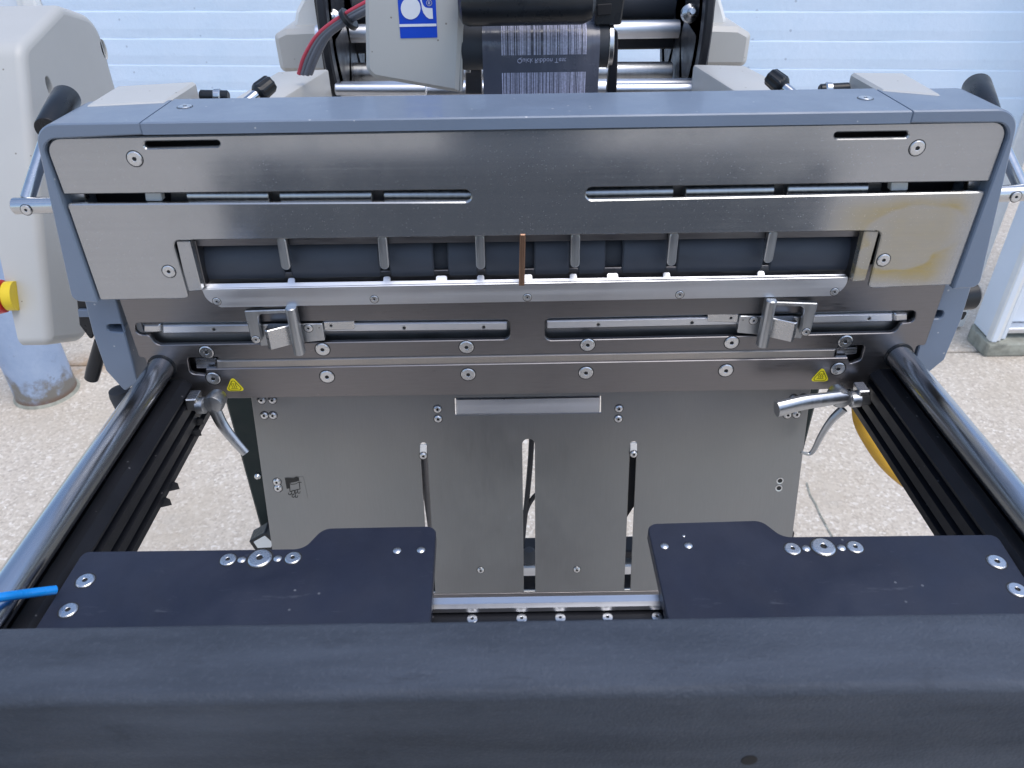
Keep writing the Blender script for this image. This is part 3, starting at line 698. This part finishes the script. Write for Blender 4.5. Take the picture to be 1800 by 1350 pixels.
# ---------------- chute plate below
ca, cb = Vector((0, .050, 1.086)), Vector((0, .004, .91))
CF = Fr((0, .050, 1.086), (1, 0, 0), ca-cb)
cb_z = L(920, 1042, CF)[1]
xc = .2665
co = [(-xc, .05), (xc, .05), (xc, cb_z), (-xc, cb_z)]
def cp(u, v): return L(u, v, CF)
ho = []
for (u0, v0, u1, v1, hw) in ((744, 778, 768, 1070, 6), (929, 772, 929, 1070, 11), (1114, 776, 1086, 1070, 6)):
    a, b = cp(u0, v0), cp(u1, v1); h = hw*pxm(P(u0, v0, CF)); b = (a[0], b[1])
    ho.append(rnd([(a[0]-h, a[1]), (a[0]+h, a[1]), (b[0]+h, cb_z+.002), (b[0]-h, cb_z+.002)], [h*.9, h*.9, .001, .001], 6))
win = hole([(799, 700), (1057, 696), (1057, 726), (800, 730)], CF, .0008)
ho.append(win)
chute = plate('chute_plate', co, CF, .0025, 'steel_chute', M, .0005, ho)
pl('window_bar', [(801, 701), (1055, 697), (1054, 726), (802, 729)], Fr(CF.O+CF.N*.001, CF.X, CF.Y), .008, 'aluminium', M, .0006, .0012)
for u, v, k in ((460, 703, 0), (479, 703, 0), (465, 730, 0), (480, 730, 0), (769, 719, 0), (770, 736, 0), (1088, 718, 0), (1087, 736, 0), (487, 847, 0), (489, 858, 0),
                (845, 1002, 1), (1014, 1001, 1), (1384, 729, 0), (1400, 728, 0), (1395, 700, 0), (1412, 699, 0)):
    screw(u, v, 7 if not k else 6, CF, chute, 'button')
for u, v in ((1371, 845), (1369, 858)): screw(u, v, 6.5, CF, chute, 'hole', 'countersink')
hb = [P(763, 1043, CF), P(1163, 1038, CF)]
plate('chute_lip', [(-xc, cb_z-.012), (xc, cb_z-.012), (xc, cb_z), (-xc, cb_z)], Fr(CF.O-CF.N*.0005, CF.X, CF.Y), .004, 'steel_dark', M, .0008)
# slide clips in the two narrow slots
for u, v in ((744, 783), (1114, 780)):
    q_ = pl('slide_clip', [(u-6, v), (u+6, v), (u+6, v+20), (u-6, v+20)], Fr(CF.O+CF.N*.001, CF.X, CF.Y), .004, 'white_plastic', M, .0008)
    screw(u, v+18, 6.5, Fr(CF.O+CF.N*.0015, CF.X, CF.Y), q_, 'button')
# pictogram label: a drum over a bag with fans
pf = Fr(CF.O+CF.N*.0004, CF.X, CF.Y)
lab = pl('pictogram_label', [(500, 840), (533, 838), (541, 875), (503, 876)], pf, .0003, 'steel_chute', chute, .001, 0)
def pic(pts): return [L(440+u*120/853, 700+v*190/1350, pf) for u, v in pts]
polys = [pic([(432, 996), (540, 995), (575, 980), (605, 990), (612, 1030), (560, 1045), (480, 1060), (490, 1085), (492, 1125), (455, 1130)])]
polys += stroke(pic([(478, 1062), (520, 1075), (570, 1068), (608, 1045), (640, 1052)]), .0006)
polys += stroke(pic([(490, 1075), (497, 1165), (622, 1132), (610, 1045)]), .0007)
for a, b in (((515, 1160), 0), ((560, 1152), 40), ((590, 1140), 0)):
    x, y = a; polys += stroke(pic([(x, y), (x+4, y+30+b)]), .0006)
    polys += stroke(pic([(x-38, y+20+b), (x-36, y+40+b), (x-16, y+46+b), (x+2, y+24+b), (x+8, y+46+b), (x+28, y+44+b), (x+34, y+22+b)]), .0006)
sheet('pictogram', polys, pf, .0003, 'sticker_black', lab)
# black bar, cable and cross bars seen behind the slots
FBh = FY(.13)
tube('loose_cable', [P(935, 765, FBh), P(932, 815, FBh), P(927, 870, FBh), P(921, 925, FBh), P(918, 960, FBh)], .0032, 'black_rubber', M, 8)
tube('loose_cable', [P(965, 855, FBh), P(940, 872, FBh), P(926, 895, FBh), P(920, 925, FBh)], .003, 'black_rubber', M, 8)
za = P(928, 995, FBh).z
box('cross_bar', (-.24, .24), (.12, .15), (za-.009, za+.009), 'aluminium', M, .002)
box('cross_rail', (-.24, .24), (.125, .15), (za+.016, za+.030), 'black_anodised', M, .002)
box('cross_rail', (-.24, .24), (.11, .15), (za-.050, za-.022), 'black_anodised', M, .002)
lathe('bar_knob', Vector((0, .115, za+.028)), (0, 0, 1), [(0, .010), (.012, .009), (.018, .005)], 'black_rubber', M, 16)
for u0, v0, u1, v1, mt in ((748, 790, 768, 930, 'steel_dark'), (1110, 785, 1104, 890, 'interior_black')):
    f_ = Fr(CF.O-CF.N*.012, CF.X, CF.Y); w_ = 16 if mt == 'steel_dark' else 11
    pl('slot_shade_strip', [(u0-w_, v0), (u0+w_, v0), (u1+w_, v1), (u1-w_, v1 if mt == 'steel_dark' else v1+34)], f_, .004, mt, M, .0005)  # added dark strips standing in for the shaded ground behind narrow slots
# stand legs with pale feet
for s in (-1, 1):
    x0 = -.362 if s < 0 else .300
    lg = plate('stand_leg', rnd([(x0, .05), (x0+.05, .05), (x0+.05, 1.16), (x0, 1.16)], .002), FY(.20), .05, 'leg_green', M, .003)
    zf = .735; xf = x0+.025 if s < 0 else .362
    if s < 0: fpx = [(437, 952), (466, 936), (485, 953), (483, 966), (448, 968)]
    else: fpx = [(1372, 944), (1390, 926), (1397, 938), (1394, 952), (1374, 953)]
    pl('foot_cap', fpx, FY(.165), .02, 'black_plastic', M, .003, .001)
    c_ = Vector((sum(p[0] for p in fpx)/5, sum(p[1] for p in fpx)/5))
    pl('foot_pad', [tuple(c_+(Vector(p)-c_)*.72) for p in fpx], FY(.1645), .01, 'white_plastic', M, .002, .001)
    cyl('caster_fork', (x0+.025, .225, .0), (x0+.025, .225, .06), .018, 'black_plastic', M)
lathe('leg_stud', P(455, 834, FY(.19)), (0, -1, .2), [(0, .004), (.006, .004), (.009, .002)], 'steel_bar', M, 16)
# clamp levers under the seal plate
def clamp(nut, collar, pivot, path, w0, w1):
    f = FY(.0)
    pl('clamp_nut', nut, FY(-.002), .014, 'steel_bar', M, .001, .001)
    a, b = P(*collar[0], FY(.003)), P(*collar[1], FY(.003)); cyl('knurled_collar', a, b, .0075, 'steel_handle', M, .001, 32)
    p = P(*pivot, FY(-.004)); lathe('clamp_pivot', p+Vector((0, .012, 0)), (0, -1, .12), [(0, .008), (.012, .009), (.015, .0075), (.0155, .003)], 'steel_handle', M, 24)
    tube('clamp_lever', [P(*q, FY(-.003-.004*i)) for i, q in enumerate(path)], lambda t: w0+(w1-w0)*t, 'steel_handle', M, 14, flat=.75)
clamp([(324, 703), (344, 702), (347, 723), (329, 723)], ((346, 713), (362, 712)), (376, 712), [(374, 712), (390, 745), (410, 772), (432, 797)], .0058, .0040)
clamp([(1511, 688), (1530, 687), (1532, 712), (1510, 714)], ((1493, 702), (1512, 700)), (1478, 703), [(1486, 697), (1450, 702), (1410, 708), (1365, 719)], .0062, .0078)
tube('thin_lever', [P(1483, 718, FY(.01)), P(1462, 738, FY(.01)), P(1444, 765, FY(.01)), P(1431, 790, FY(.01)), P(1422, 798, FY(.01)), P(1408, 795, FY(.01))], lambda t: .0042*(1-t*.72), 'steel_handle', M, 10)
# ================================================================== PRESSURE BAR (rides on the rods)
Bz = 1.225; BF = FZ(Bz)
B = thing('pressure_bar', (0, -.3, 1.0), 'black padded pressure bar with two screwed arm plates sliding on the rods, in the foreground', 'pressure bar')
y0 = P(900, 1222, BF).y; y1 = P(900, 1087, BF).y
prof = rnd([(y0, Bz-.16), (y1, Bz-.16), (y1, Bz), (y0, Bz)], [.003, .003, .003, .0045], 6)
vs = []; fs = []; n = len(prof)
xsn = [-.36+i*.72/60 for i in range(61)]
rng2 = random.Random(3)
for i, x in enumerate(xsn):
    for a, b in prof: vs.append((x, a+rng2.uniform(-1, 1)*.00012, b+rng2.uniform(-1, 1)*.00012))
for i in range(60):
    for k in range(n): j = (k+1) % n; fs.append([i*n+k, i*n+j, (i+1)*n+j, (i+1)*n+k])
fs.append(list(range(n))[::-1]); fs.append([60*n+k for k in range(n)])
me = bpy.data.meshes.new('padded_bar'); me.from_pydata(vs, [], fs)
bm = bmesh.new(); bm.from_mesh(me); bmesh.ops.recalc_face_normals(bm, faces=bm.faces); bm.to_mesh(me); bm.free()
bar = link('padded_bar', me, 'bumper_rubber', B, smooth=True)
p = P(1317, 1336, FY(y0)); lathe('bar_hole', p+Vector((0, .002, 0)), (0, -1, 0), [(0, .0036), (.0022, .0036), (.0023, .0030)], 'interior_black', bar, 20)
AZ = 1.1345; AF = FZ(AZ)
def arm(px, r, scr):
    o = pl('arm_plate', px, AF, .008, 'plate_black', B, r, .0007, n=7)
    for u, v, rp, k in scr: screw(u, v, rp, AF, o, k, 'screw' if k == 'flat' else 'dowel_pin')
    return o
arm([(58, 1110), (146, 969), (533, 964), (568, 928), (767, 924), (757, 1092), (740, 1140), (58, 1140)], [0, .005, .010, .010, .007, .006, 0, 0],
    [(457, 982, 20, 'flat'), (401, 984, 13.5, 'flat'), (515, 981, 13.5, 'flat'), (425, 984, 7, 'pin'), (488, 982, 7, 'pin'), (150, 1021, 15.5, 'flat'), (120, 1073, 15.5, 'flat'), (698, 968, 7, 'pin'), (740, 967, 7, 'pin')])
arm([(1840, 1075), (1752, 939), (1376, 943), (1338, 914), (1137, 920), (1172, 1080), (1190, 1130), (1840, 1130)], [0, .005, .010, .010, .007, .006, 0, 0],
    [(1447, 962, 20, 'flat'), (1393, 965, 13.5, 'flat'), (1503, 962, 13.5, 'flat'), (1417, 964, 7, 'pin'), (1479, 963, 7, 'pin'), (1752, 988, 15.5, 'flat'), (1788, 1037, 15.5, 'flat'), (1168, 960, 7, 'pin'), (1210, 959, 7, 'pin'), (1202, 942, 2.5, 'pin')])
# aluminium cross rail between the arms
ry0 = P(900, 1065, FZ(AZ-.010)).y; ry1 = P(900, 1049, FZ(AZ-.010)).y
box('cross_rail', (-.30, .30), (ry0, ry1), (AZ-.0175, AZ-.010), 'aluminium', B, .002)
box('rail_bed', (-.32, .32), (ry0-.045, ry1), (AZ-.05, AZ-.0178), 'black_anodised', B, .002)
FTr = FZ(AZ-.018)
for u, v in ((830, 1082), (917, 1081), (985, 1080), (1068, 1079), (1155, 1078)): screw(u, v+6, 9.5, FTr, bpy.data.objects['rail_bed'], 'flat')
# ================================================================== BLUE HOSE
q = thing('air_hose', P(40, 1045, FZ(1.16)), 'bright blue air hose poking in at the left edge over the arm plate', 'hose')
tube('hose', [P(-60, 1060, FZ(1.165)), P(0, 1050, FZ(1.16)), P(50, 1043, FZ(1.15)), P(98, 1037, FZ(1.142))], .0028, 'blue_hose', q, 14)
# ================================================================== CONTROL BOX
X0 = -.45; cf = FXp(X0)
q = thing('control_box', (-.47, .2, 1.1), 'tall grey-white control box leaning at the left with a yellow and red emergency stop', 'control box')
sil = [L(u, v, cf) for u, v in ((88, 607), (38, 80), (108, 8), (172, 30), (208, 160), (158, 598))]
hs = [circ(L(88, 153, cf), .0050, 16), circ(L(183, 87, cf), .0050, 16)]
hs = [[(a, b+(b-L(88, 153, cf)[1] if i == 0 else b-L(183, 87, cf)[1])*.9) for a, b in h] for i, h in enumerate(hs)]
hull = plate('case', rnd(sil, [.008, .024, .018, .034, .006, .026], 9), cf, .029, 'cream_paint', q, .0085, hs, rs=5)
for v_ in hull.data.vertices:
    if v_.co.x < -.004: v_.co.x -= max(0, v_.co.z+hull.location.z+1.1-1.138)*.13
for p in hull.data.polygons: p.use_smooth = True
hull.data.set_sharp_from_angle(angle=R(50))
for i, (u, v) in enumerate(((88, 153), (183, 87))):
    plate('hole_liner', [(a*1, b) for a, b in circ(L(u, v, cf), .017, 16)], FXp(X0-.012), .01, 'cream_paint', q, 0)
e0 = P(22, 520, FXp(X0-.029)); ex = e0+Vector((.004, 0, 0))
es = lathe('stop_collar', ex, (-1, -.15, .05), [(0, .0135), (.008, .0135), (.0095, .012)], 'yellow_plastic', q, 28)
lathe('stop_button', ex+Vector((-.0095, -.0014, .0005)), (-1, -.15, .05), [(0, .010), (.001, .015), (.008, .0165), (.012, .014), (.013, .006)], 'red_plastic', q, 28)
# ================================================================== LABEL PRINTER
FP = FY(.165)
q = thing('label_printer', (0, .2, 1.3), 'off-white printer housing with a blue logo and a dark ribbon, hanging behind the hood', 'printer')
pl('housing', [(640, -90), (643, 124), (657, 138), (806, 164), (818, -90)], FP, .03, 'cream_paint', q, [.004, .008, .008, .002, .004], .0035)
pl('side_return', [(806, -90), (816, -90), (812, 162), (806, 163)], FY(.170), .03, 'cream_paint', q, 0, .001)  # side return of the housing, same cream paint
lg = pl('logo_label', [(696, -40), (764, -40), (769, 66), (704, 67.5)], Fr(FP.O+FP.N*.0004, FP.X, FP.Y), .0003, 'logo_blue', q, .0004, 0)
def lp(pts): return [L(690+u*100/1688, v*80/1350, FP) for u, v in pts]
polys = [lp([(540+292*math.cos(t*math.pi/18), 240+330*math.sin(t*math.pi/18)) for t in range(36)]),
         lp([(205, 712), (1305, 693), (1305, 772), (205, 795)]),
         lp([(800, -60), (865, -60), (880, 60), (915, 140), (965, 205), (1040, 228), (1185, 238), (1205, 553), (1090, 553), (1000, 490), (920, 380), (880, 270), (860, 130)])]
ring = [(1088+78*math.cos(t*math.pi/12), 82+85*math.sin(t*math.pi/12)) for t in range(25)]
polys += stroke(lp(ring), .0006)
polys += stroke(lp([(1065, 120), (1065, 45), (1100, 45), (1112, 62), (1100, 82), (1068, 84)]), .0005)+stroke(lp([(1090, 84), (1114, 122)]), .0005)
sheet('logo_mark', polys, FP, .0009, 'logo_white', lg)
FR_ = FY(.175)
# hood roll, motor box, feed roller, ribbon
a, b = P(806, 2, FY(.15)), P(1046, -2, FY(.15))
lathe('ribbon_hood', a, b-a, [(0, .012), (.003, .0175), (.008, .019), ((b-a).length-.010, .019), ((b-a).length-.003, .016), ((b-a).length, .010)], 'black_plastic', q, 32)
pl('motor_box', [(1044, -30), (1101, -30), (1098, 3), (1092, 44), (1046, 46)], FR_, .03, 'black_plastic', q, .002, .0015)
pl('motor_vent', [(1050, 8), (1076, 6), (1074, 26), (1050, 28)], FY(.1735), .002, 'interior_black', q, .001)
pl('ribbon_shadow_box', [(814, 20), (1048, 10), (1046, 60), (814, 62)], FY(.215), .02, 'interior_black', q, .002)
rl = .0190
a, b = P(811, 88, FY(.175-0)), P(1076, 83, FY(.175)); yr = .175+rl*.7
A, Bb = Vector((a.x, yr, a.z)), Vector((b.x, yr, b.z))
cyl('feed_roller', A, Bb, rl, 'black_rubber', q, .001, 40)
# ribbon: comes down from the hood, over the roller and away below
xr0, xr1 = P(848, 90, FY(.17)).x, P(1054, 90, FY(.17)).x; zc2 = (a.z+b.z)/2
path = []
top_ = P(950, 20, FY(.20)); path.append((.215, top_.z+.012)); path.append((yr+.012, zc2+rl+.004))
for k in range(0, 9):
    t = R(80+k*13.0); path.append((yr+math.cos(t)*(rl+.0006), zc2+math.sin(t)*(rl+.0006)))
path.append((yr-rl-.0005, zc2-.05)); path.append((yr-rl+.001, zc2-.075))
vs, fs = [], []; NX = 40; rng3 = random.Random(5)
wr = [math.sin(i*.9)*.0003+rng3.uniform(-1, 1)*.0002 for i in range(NX+1)]
for j, (y_, z_) in enumerate(path):
    for i in range(NX+1):
        edge = max(0, abs(i/NX-.5)-.42)*.02 if j >= len(path)-2 else 0
        vs.append((xr0+(xr1-xr0)*i/NX, y_+(wr[i] if j > 8 else wr[i]*.15), z_))
for j in range(len(path)-1):
    for i in range(NX): k = j*(NX+1)+i; fs.append([k, k+NX+1, k+NX+2, k+1])
me = bpy.data.meshes.new('ribbon'); me.from_pydata(vs, [], fs)
rib = link('ribbon', me, 'ribbon_film', q, smooth=True)
# printed bars left on the ribbon (real strips lying on the film)
def on_path(s):      # arclength -> point on the ribbon path
    acc = 0
    for (ya, za_), (yb_, zb_) in zip(path[:-1], path[1:]):
        l = math.hypot(yb_-ya, zb_-za_)
        if s <= acc+l: t = (s-acc)/l; return ya+(yb_-ya)*t, za_+(zb_-za_)*t, ((zb_-za_)/l, -(yb_-ya)/l)
        acc += l
    return path[-1][0], path[-1][1], (-1, 0)
tot = sum(math.hypot(b[0]-a[0], b[1]-a[1]) for a, b in zip(path[:-1], path[1:]))
def s_at(v):         # arclength where the ribbon meets photo row v
    best = None
    for k in range(800):
        s = tot*k/800; y_, z_, nn = on_path(s); w = Vector(((xr0+xr1)/2, y_, z_))-CP
        vv = 675-FPX*w.dot(UP)/w.dot(FWD)
        if s > tot*.2 and (best is None or abs(vv-v) < best[0]): best = (abs(vv-v), s)
    return best[1]
vs, fs = [], []; rg = random.Random(11)
xb0, xb1 = P(882, 110, FY(.17)).x, P(1031, 110, FY(.17)).x
bars = []; x = xb0
while x < xb1:
    w_ = rg.choice([.0003, .0004, .0006, .0010]); bars.append((x, min(w_, xb1-x))); x += w_+rg.choice([.0002, .0003, .0004, .0008])
for (sa, sb, pr_) in ((s_at(30), s_at(96), .8), (s_at(127), tot*.999, 1)):
    for x, w_ in bars:
        if rg.random() > pr_: continue
        n_ = 8; base = len(vs)
        for k in range(n_+1):
            y_, z_, nn = on_path(sa+(sb-sa)*k/n_)
            for xx in (x, x+w_): vs.append((xx, y_+nn[0]*.0007 if nn[0] < 0 else y_-nn[0]*.0007, z_+abs(nn[1])*.0007))
        for k in range(n_): fs.append([base+2*k, base+2*k+2, base+2*k+3, base+2*k+1])
me = bpy.data.meshes.new('printed_bars'); me.from_pydata(vs, [], fs); link('printed_bars', me, 'ribbon_print', rib)['kind'] = 'stuff'
ty, tz, _ = on_path(s_at(106)); tf = FY(ty-.0006)
text('ribbon_text', 'Quick Ribbon Test', tf, L(952, 106, tf), .0056, 'ribbon_print', rib, mirror_y=True)
pl('ribbon_latch', [(1074, 53), (1086, 53), (1087, 75), (1084, 166), (1066, 166), (1071, 120)], FR_, .008, 'black_anodised', q, [.003, .003, .002, 0, 0, .002], .001)
cyl('roller_washer', Bb+Vector((-.003, 0, 0)), Bb+Vector((.001, 0, 0)), rl+.001, 'steel_bar', q, .0004, 32)
pl('roller_bracket', [(818, 112), (846, 112), (848, 166), (818, 166)], FY(.205), .015, 'steel_dark', q)
pl('roller_nut', [(820, 116), (827, 116), (827, 128), (820, 128)], FY(.202), .006, 'steel_bar', q)
cyl('side_stud', P(815, 55, FY(.19)), P(842, 51, FY(.19)), .0035, 'steel_bar', q)
# arms of the printer frame: cream box sections
def boxarm(px, low, nm):
    fz = FZ(zt-.035); a = [P(u, v, fz) for u, v in px]; hexa(nm, a, [p-Vector((0, 0, .045)) for p in a], 'cream_paint', q, .0025)
boxarm([(405, 176), (500, 170), (578, 121), (487, 126)], 0, 'frame_arm')
boxarm([(1218, 113), (1310, 115), (1405, 163), (1300, 165)], 0, 'frame_arm')
# chrome cross tubes of the frame
FT1 = FY(.33)
a, b = P(590, 157, FT1), P(750, 157, FT1); cyl('cross_tube', a, b, .0065, 'aluminium', q)
a, b = P(1075, 157, FT1), P(1216, 156, FT1); cyl('cross_tube', a, b, .0065, 'aluminium', q)
# ================================================================== CABLES
q = thing('cable_bundle', P(560, 90, FY(.30)), 'bundle of grey and red cables curving up to the white printer housing', 'cables')
def cab(off, r, mat, nm):
    tube(nm, [P(530+off*.9, 130, FY(.26)), P(541+off, 98, FY(.255)), P(563+off*.9, 62, FY(.25)), P(600+off*.75, 33+off*.25, FY(.245)), P(652+off*.5, 4+off*.6, FY(.24)), P(700, -18+off, FY(.24))], r, mat, q, 12)
cab(-5, .0022, 'red_cable', 'red_cable'); cab(1.5, .0027, 'grey_cable', 'grey_cable'); cab(9.5, .0034, 'grey_cable', 'grey_cable'); cab(17, .0026, 'grey_cable', 'grey_cable')
p = P(613, 36, FY(.245)); lathe('cable_tie', p-Vector((.002, 0, .0005)), (.75, -.1, .6), [(0, .0100), (.0005, .0108), (.0045, .0108), (.005, .0100)], 'black_plastic', q, 20)
# ================================================================== FILM UNWIND STAND
UY = .50
q = thing('unwind_stand', (0, UY, 0), 'film unwind stand with round black side plates and pale covers behind the printer', 'unwind stand')
for s, pts, up_ in ((-1, [(480, 62), (500, 52), (556, 50), (600, 128), (492, 128)], [(515, 52), (520, 20), (560, -60), (640, -60), (640, 52)]),
                    (1, [(1322, 60), (1300, 48), (1243, 46), (1200, 118), (1313, 118)], [(1280, 46), (1272, 15), (1250, -60), (1180, -60), (1180, 46)])):
    pl('side_cover', pts, FY(UY), .12, 'cream_paint', q, .008, .006, label='pale cover on the left of the stand' if s < 0 else 'pale cover on the right of the stand')
    pl('upper_cover', up_, FY(UY+.03), .1, 'white_plastic', q, .006, .004)
    xa_ = P(588, 60, FY(UY-.06)).x if s < 0 else P(1222, 60, FY(UY-.06)).x
    zc3 = P(900, 20, FY(UY-.06)).z
    # black frame upright and round flange (seen nearly edge on), with spokes
    box('upright', (min(xa_, xa_-s*-.0), xa_) if False else ((xa_-.010, xa_+.006) if s < 0 else (xa_-.006, xa_+.010)), (UY-.10, UY-.05), (zc3-.16, zc3+.14), 'black_anodised', q, .002)
    ff = FXp(xa_+.012) if s < 0 else FXm(xa_-.012)
    cc = (UY-.02, zc3-.01) if s < 0 else (-(UY-.02), zc3-.01)
    pie = []
    for k in range(6):
        a0, a1 = R(k*60+6), R(k*60+54); w_ = [(cc[0]+.030*math.cos(a0), cc[1]+.030*math.sin(a0))]
        w_ += [(cc[0]+.098*math.cos(a0+(a1-a0)*t/8), cc[1]+.098*math.sin(a0+(a1-a0)*t/8)) for t in range(9)]; w_ += [(cc[0]+.030*math.cos(a1), cc[1]+.030*math.sin(a1))]
        pie.append(rnd(w_, .003, 2))
    plate('spoked_flange', circ(cc, .115, 56), ff, .006, 'black_plastic', q, .001, pie)
    ring_ = frame_dir(ff.w(cc[0], cc[1], -.012), ff.N)
    lathe('film_ring', ff.w(cc[0], cc[1], -.010), ff.N, [(0, .128), (.002, .131), (.008, .131), (.010, .128)], 'black_anodised', q, 56)
    for u, v in (((585, 33),) if s < 0 else ((1212, 24),)):
        p = P(u, v, FY(UY-.105)); lathe('wing_nut', p, (0, -1, .3), [(0, .010), (.006, .0095), (.009, .005), (.016, .0045), (.017, .003)], 'steel_bar', q, 18)
a, b = P(556, 60, FY(UY-.02)), P(1238, 50, FY(UY-.02)); cyl('unwind_tube', a, b, .0105, 'aluminium', q, .001, 32)
a, b = P(610, 12, FY(UY+.03)), P(1190, 4, FY(UY+.03)); cyl('film_core', a, b, .020, 'black_rubber', q, .002, 32)
a, b = P(600, 80, FY(UY-.01)), P(1200, 78, FY(UY-.01)); box('rear_crossbar', (a.x, b.x), (UY, UY+.03), (a.z-.012, a.z+.010), 'black_anodised', q, .002)
a, b = P(615, 128, FY(UY-.02)), P(1180, 126, FY(UY-.02)); cyl('dancer_roller', a, b, .012, 'steel_handle', q, .001, 32)
a, b = P(600, 160, FY(UY-.12)), P(1220, 154, FY(UY-.12)); cyl('lower_tube', a, b, .0105, 'aluminium', q, .001, 32)
for x0 in (-.31, .27): plate('stand_post', [(x0, 0), (x0+.04, 0), (x0+.04, 1.2), (x0, 1.2)], FY(UY-.02), .04, 'black_anodised', q, .002)
# ================================================================== YELLOW HOSE
q = thing('yellow_hose', P(1510, 760, FY(.3)), 'yellow hose curving down behind the right black profile', 'hose')
fyh = FY(.12)
tube('hose', [P(1510, 690, fyh), P(1513, 738, fyh), P(1530, 775, fyh), P(1556, 812, fyh), P(1592, 845, fyh), P(1660, 890, fyh)], .0080, 'yellow_hose', q, 14)

# ================================================================== THE PHOTOGRAPHER (seen only as a reflection in the steel)
def person():
    J = {}; V = []; Rr = []; E = []
    def v(n, p, r, par=None):
        p = (p[0], p[1]+(.07 if p[1] < -.70 else 0), p[2])
        J[n] = len(V); V.append(p); Rr.append(r)
        if par: E.append((J[par], J[n]))
    v('pelvis', (0, -.95, .95), .135); v('waist', (0, -.95, 1.10), .125, 'pelvis'); v('chest', (0, -.93, 1.30), .145, 'waist'); v('upper', (0, -.92, 1.42), .11, 'chest')
    v('neck', (0, -.91, 1.52), .055, 'upper'); v('jaw', (0, -.88, 1.60), .075, 'neck'); v('head', (0, -.89, 1.68), .090, 'jaw'); v('crown', (0, -.90, 1.76), .06, 'head'); v('nose', (0, -.79, 1.65), .012, 'head')
    for s, c in ((-1, 'l'), (1, 'r')):
        v(c+'sh', (s*.185, -.93, 1.42), .066, 'upper'); v(c+'el', (s*.25, -.86, 1.20), .046, c+'sh'); v(c+'wr', (s*.125-.018, -.66, 1.40), .028, c+'el'); v(c+'palm', (s*.095-.018, -.605, 1.455), .026, c+'wr')
        for i, (dx, dz, l) in enumerate(((-.006, .030, .05), (-.010, .014, .056), (-.012, -.004, .052), (-.010, -.022, .042))):
            v(c+'f%da' % i, (s*(.088+dx)-.018, -.585, 1.462+dz), .009, c+'palm'); v(c+'f%db' % i, (s*(.088+dx-l*.5)-.018, -.572, 1.468+dz), .0075, c+'f%da' % i)
        v(c+'th', (s*.078-.018, -.617, 1.478), .011, c+'palm'); v(c+'thb', (s*.055-.018, -.612, 1.492), .009, c+'th')
        v(c+'hip', (s*.095, -.95, .90), .098, 'pelvis'); v(c+'kn', (s*.115, -.93, .50), .062, c+'hip'); v(c+'an', (s*.125, -.96, .09), .042, c+'kn'); v(c+'toe', (s*.14, -.82, .045), .038, c+'an')
    me = bpy.data.meshes.new('body'); me.from_pydata(V, E, []); o = bpy.data.objects.new('tmp', me); C.objects.link(o)
    o.modifiers.new('s', 'SKIN'); o.modifiers.new('u', 'SUBSURF').levels = 2
    sk = me.skin_vertices[0].data
    for i, r in enumerate(Rr): sk[i].radius = (r, r); sk[i].use_root = (i == 0)
    dg = bpy.context.evaluated_depsgraph_get(); m2 = bpy.data.meshes.new_from_object(o.evaluated_get(dg)); bpy.data.objects.remove(o)
    m2.materials.clear(); m2.name = 'body'
    for k in ('dark_cloth', 'skin', 'hair_brown'): m2.materials.append(MATS[k])
    for p in m2.polygons:
        c = p.center; p.use_smooth = True
        p.material_index = 2 if (c.z > 1.70 or (c.z > 1.60 and c.y < -.92)) else (1 if (c.z > 1.52 or c.y > -.67) and c.z > .3 else 0)
    q = thing('person', (0, -.95, 0), 'person in dark clothes holding a phone, a dark reflection in the steel face', 'person')
    link('body', m2, None, q)
    ph = thing('phone', CP, 'black phone held by the person in dark clothes', 'phone')
    f = Fr(CP-FWD*.006, RT, UP)
    plate('case', rnd([(-.070, -.060), (.080, -.060), (.080, .014), (-.070, .014)], .009), Fr(f.O-FWD*.004, f.X, f.Y), .008, 'black_plastic', ph, .001)
person()
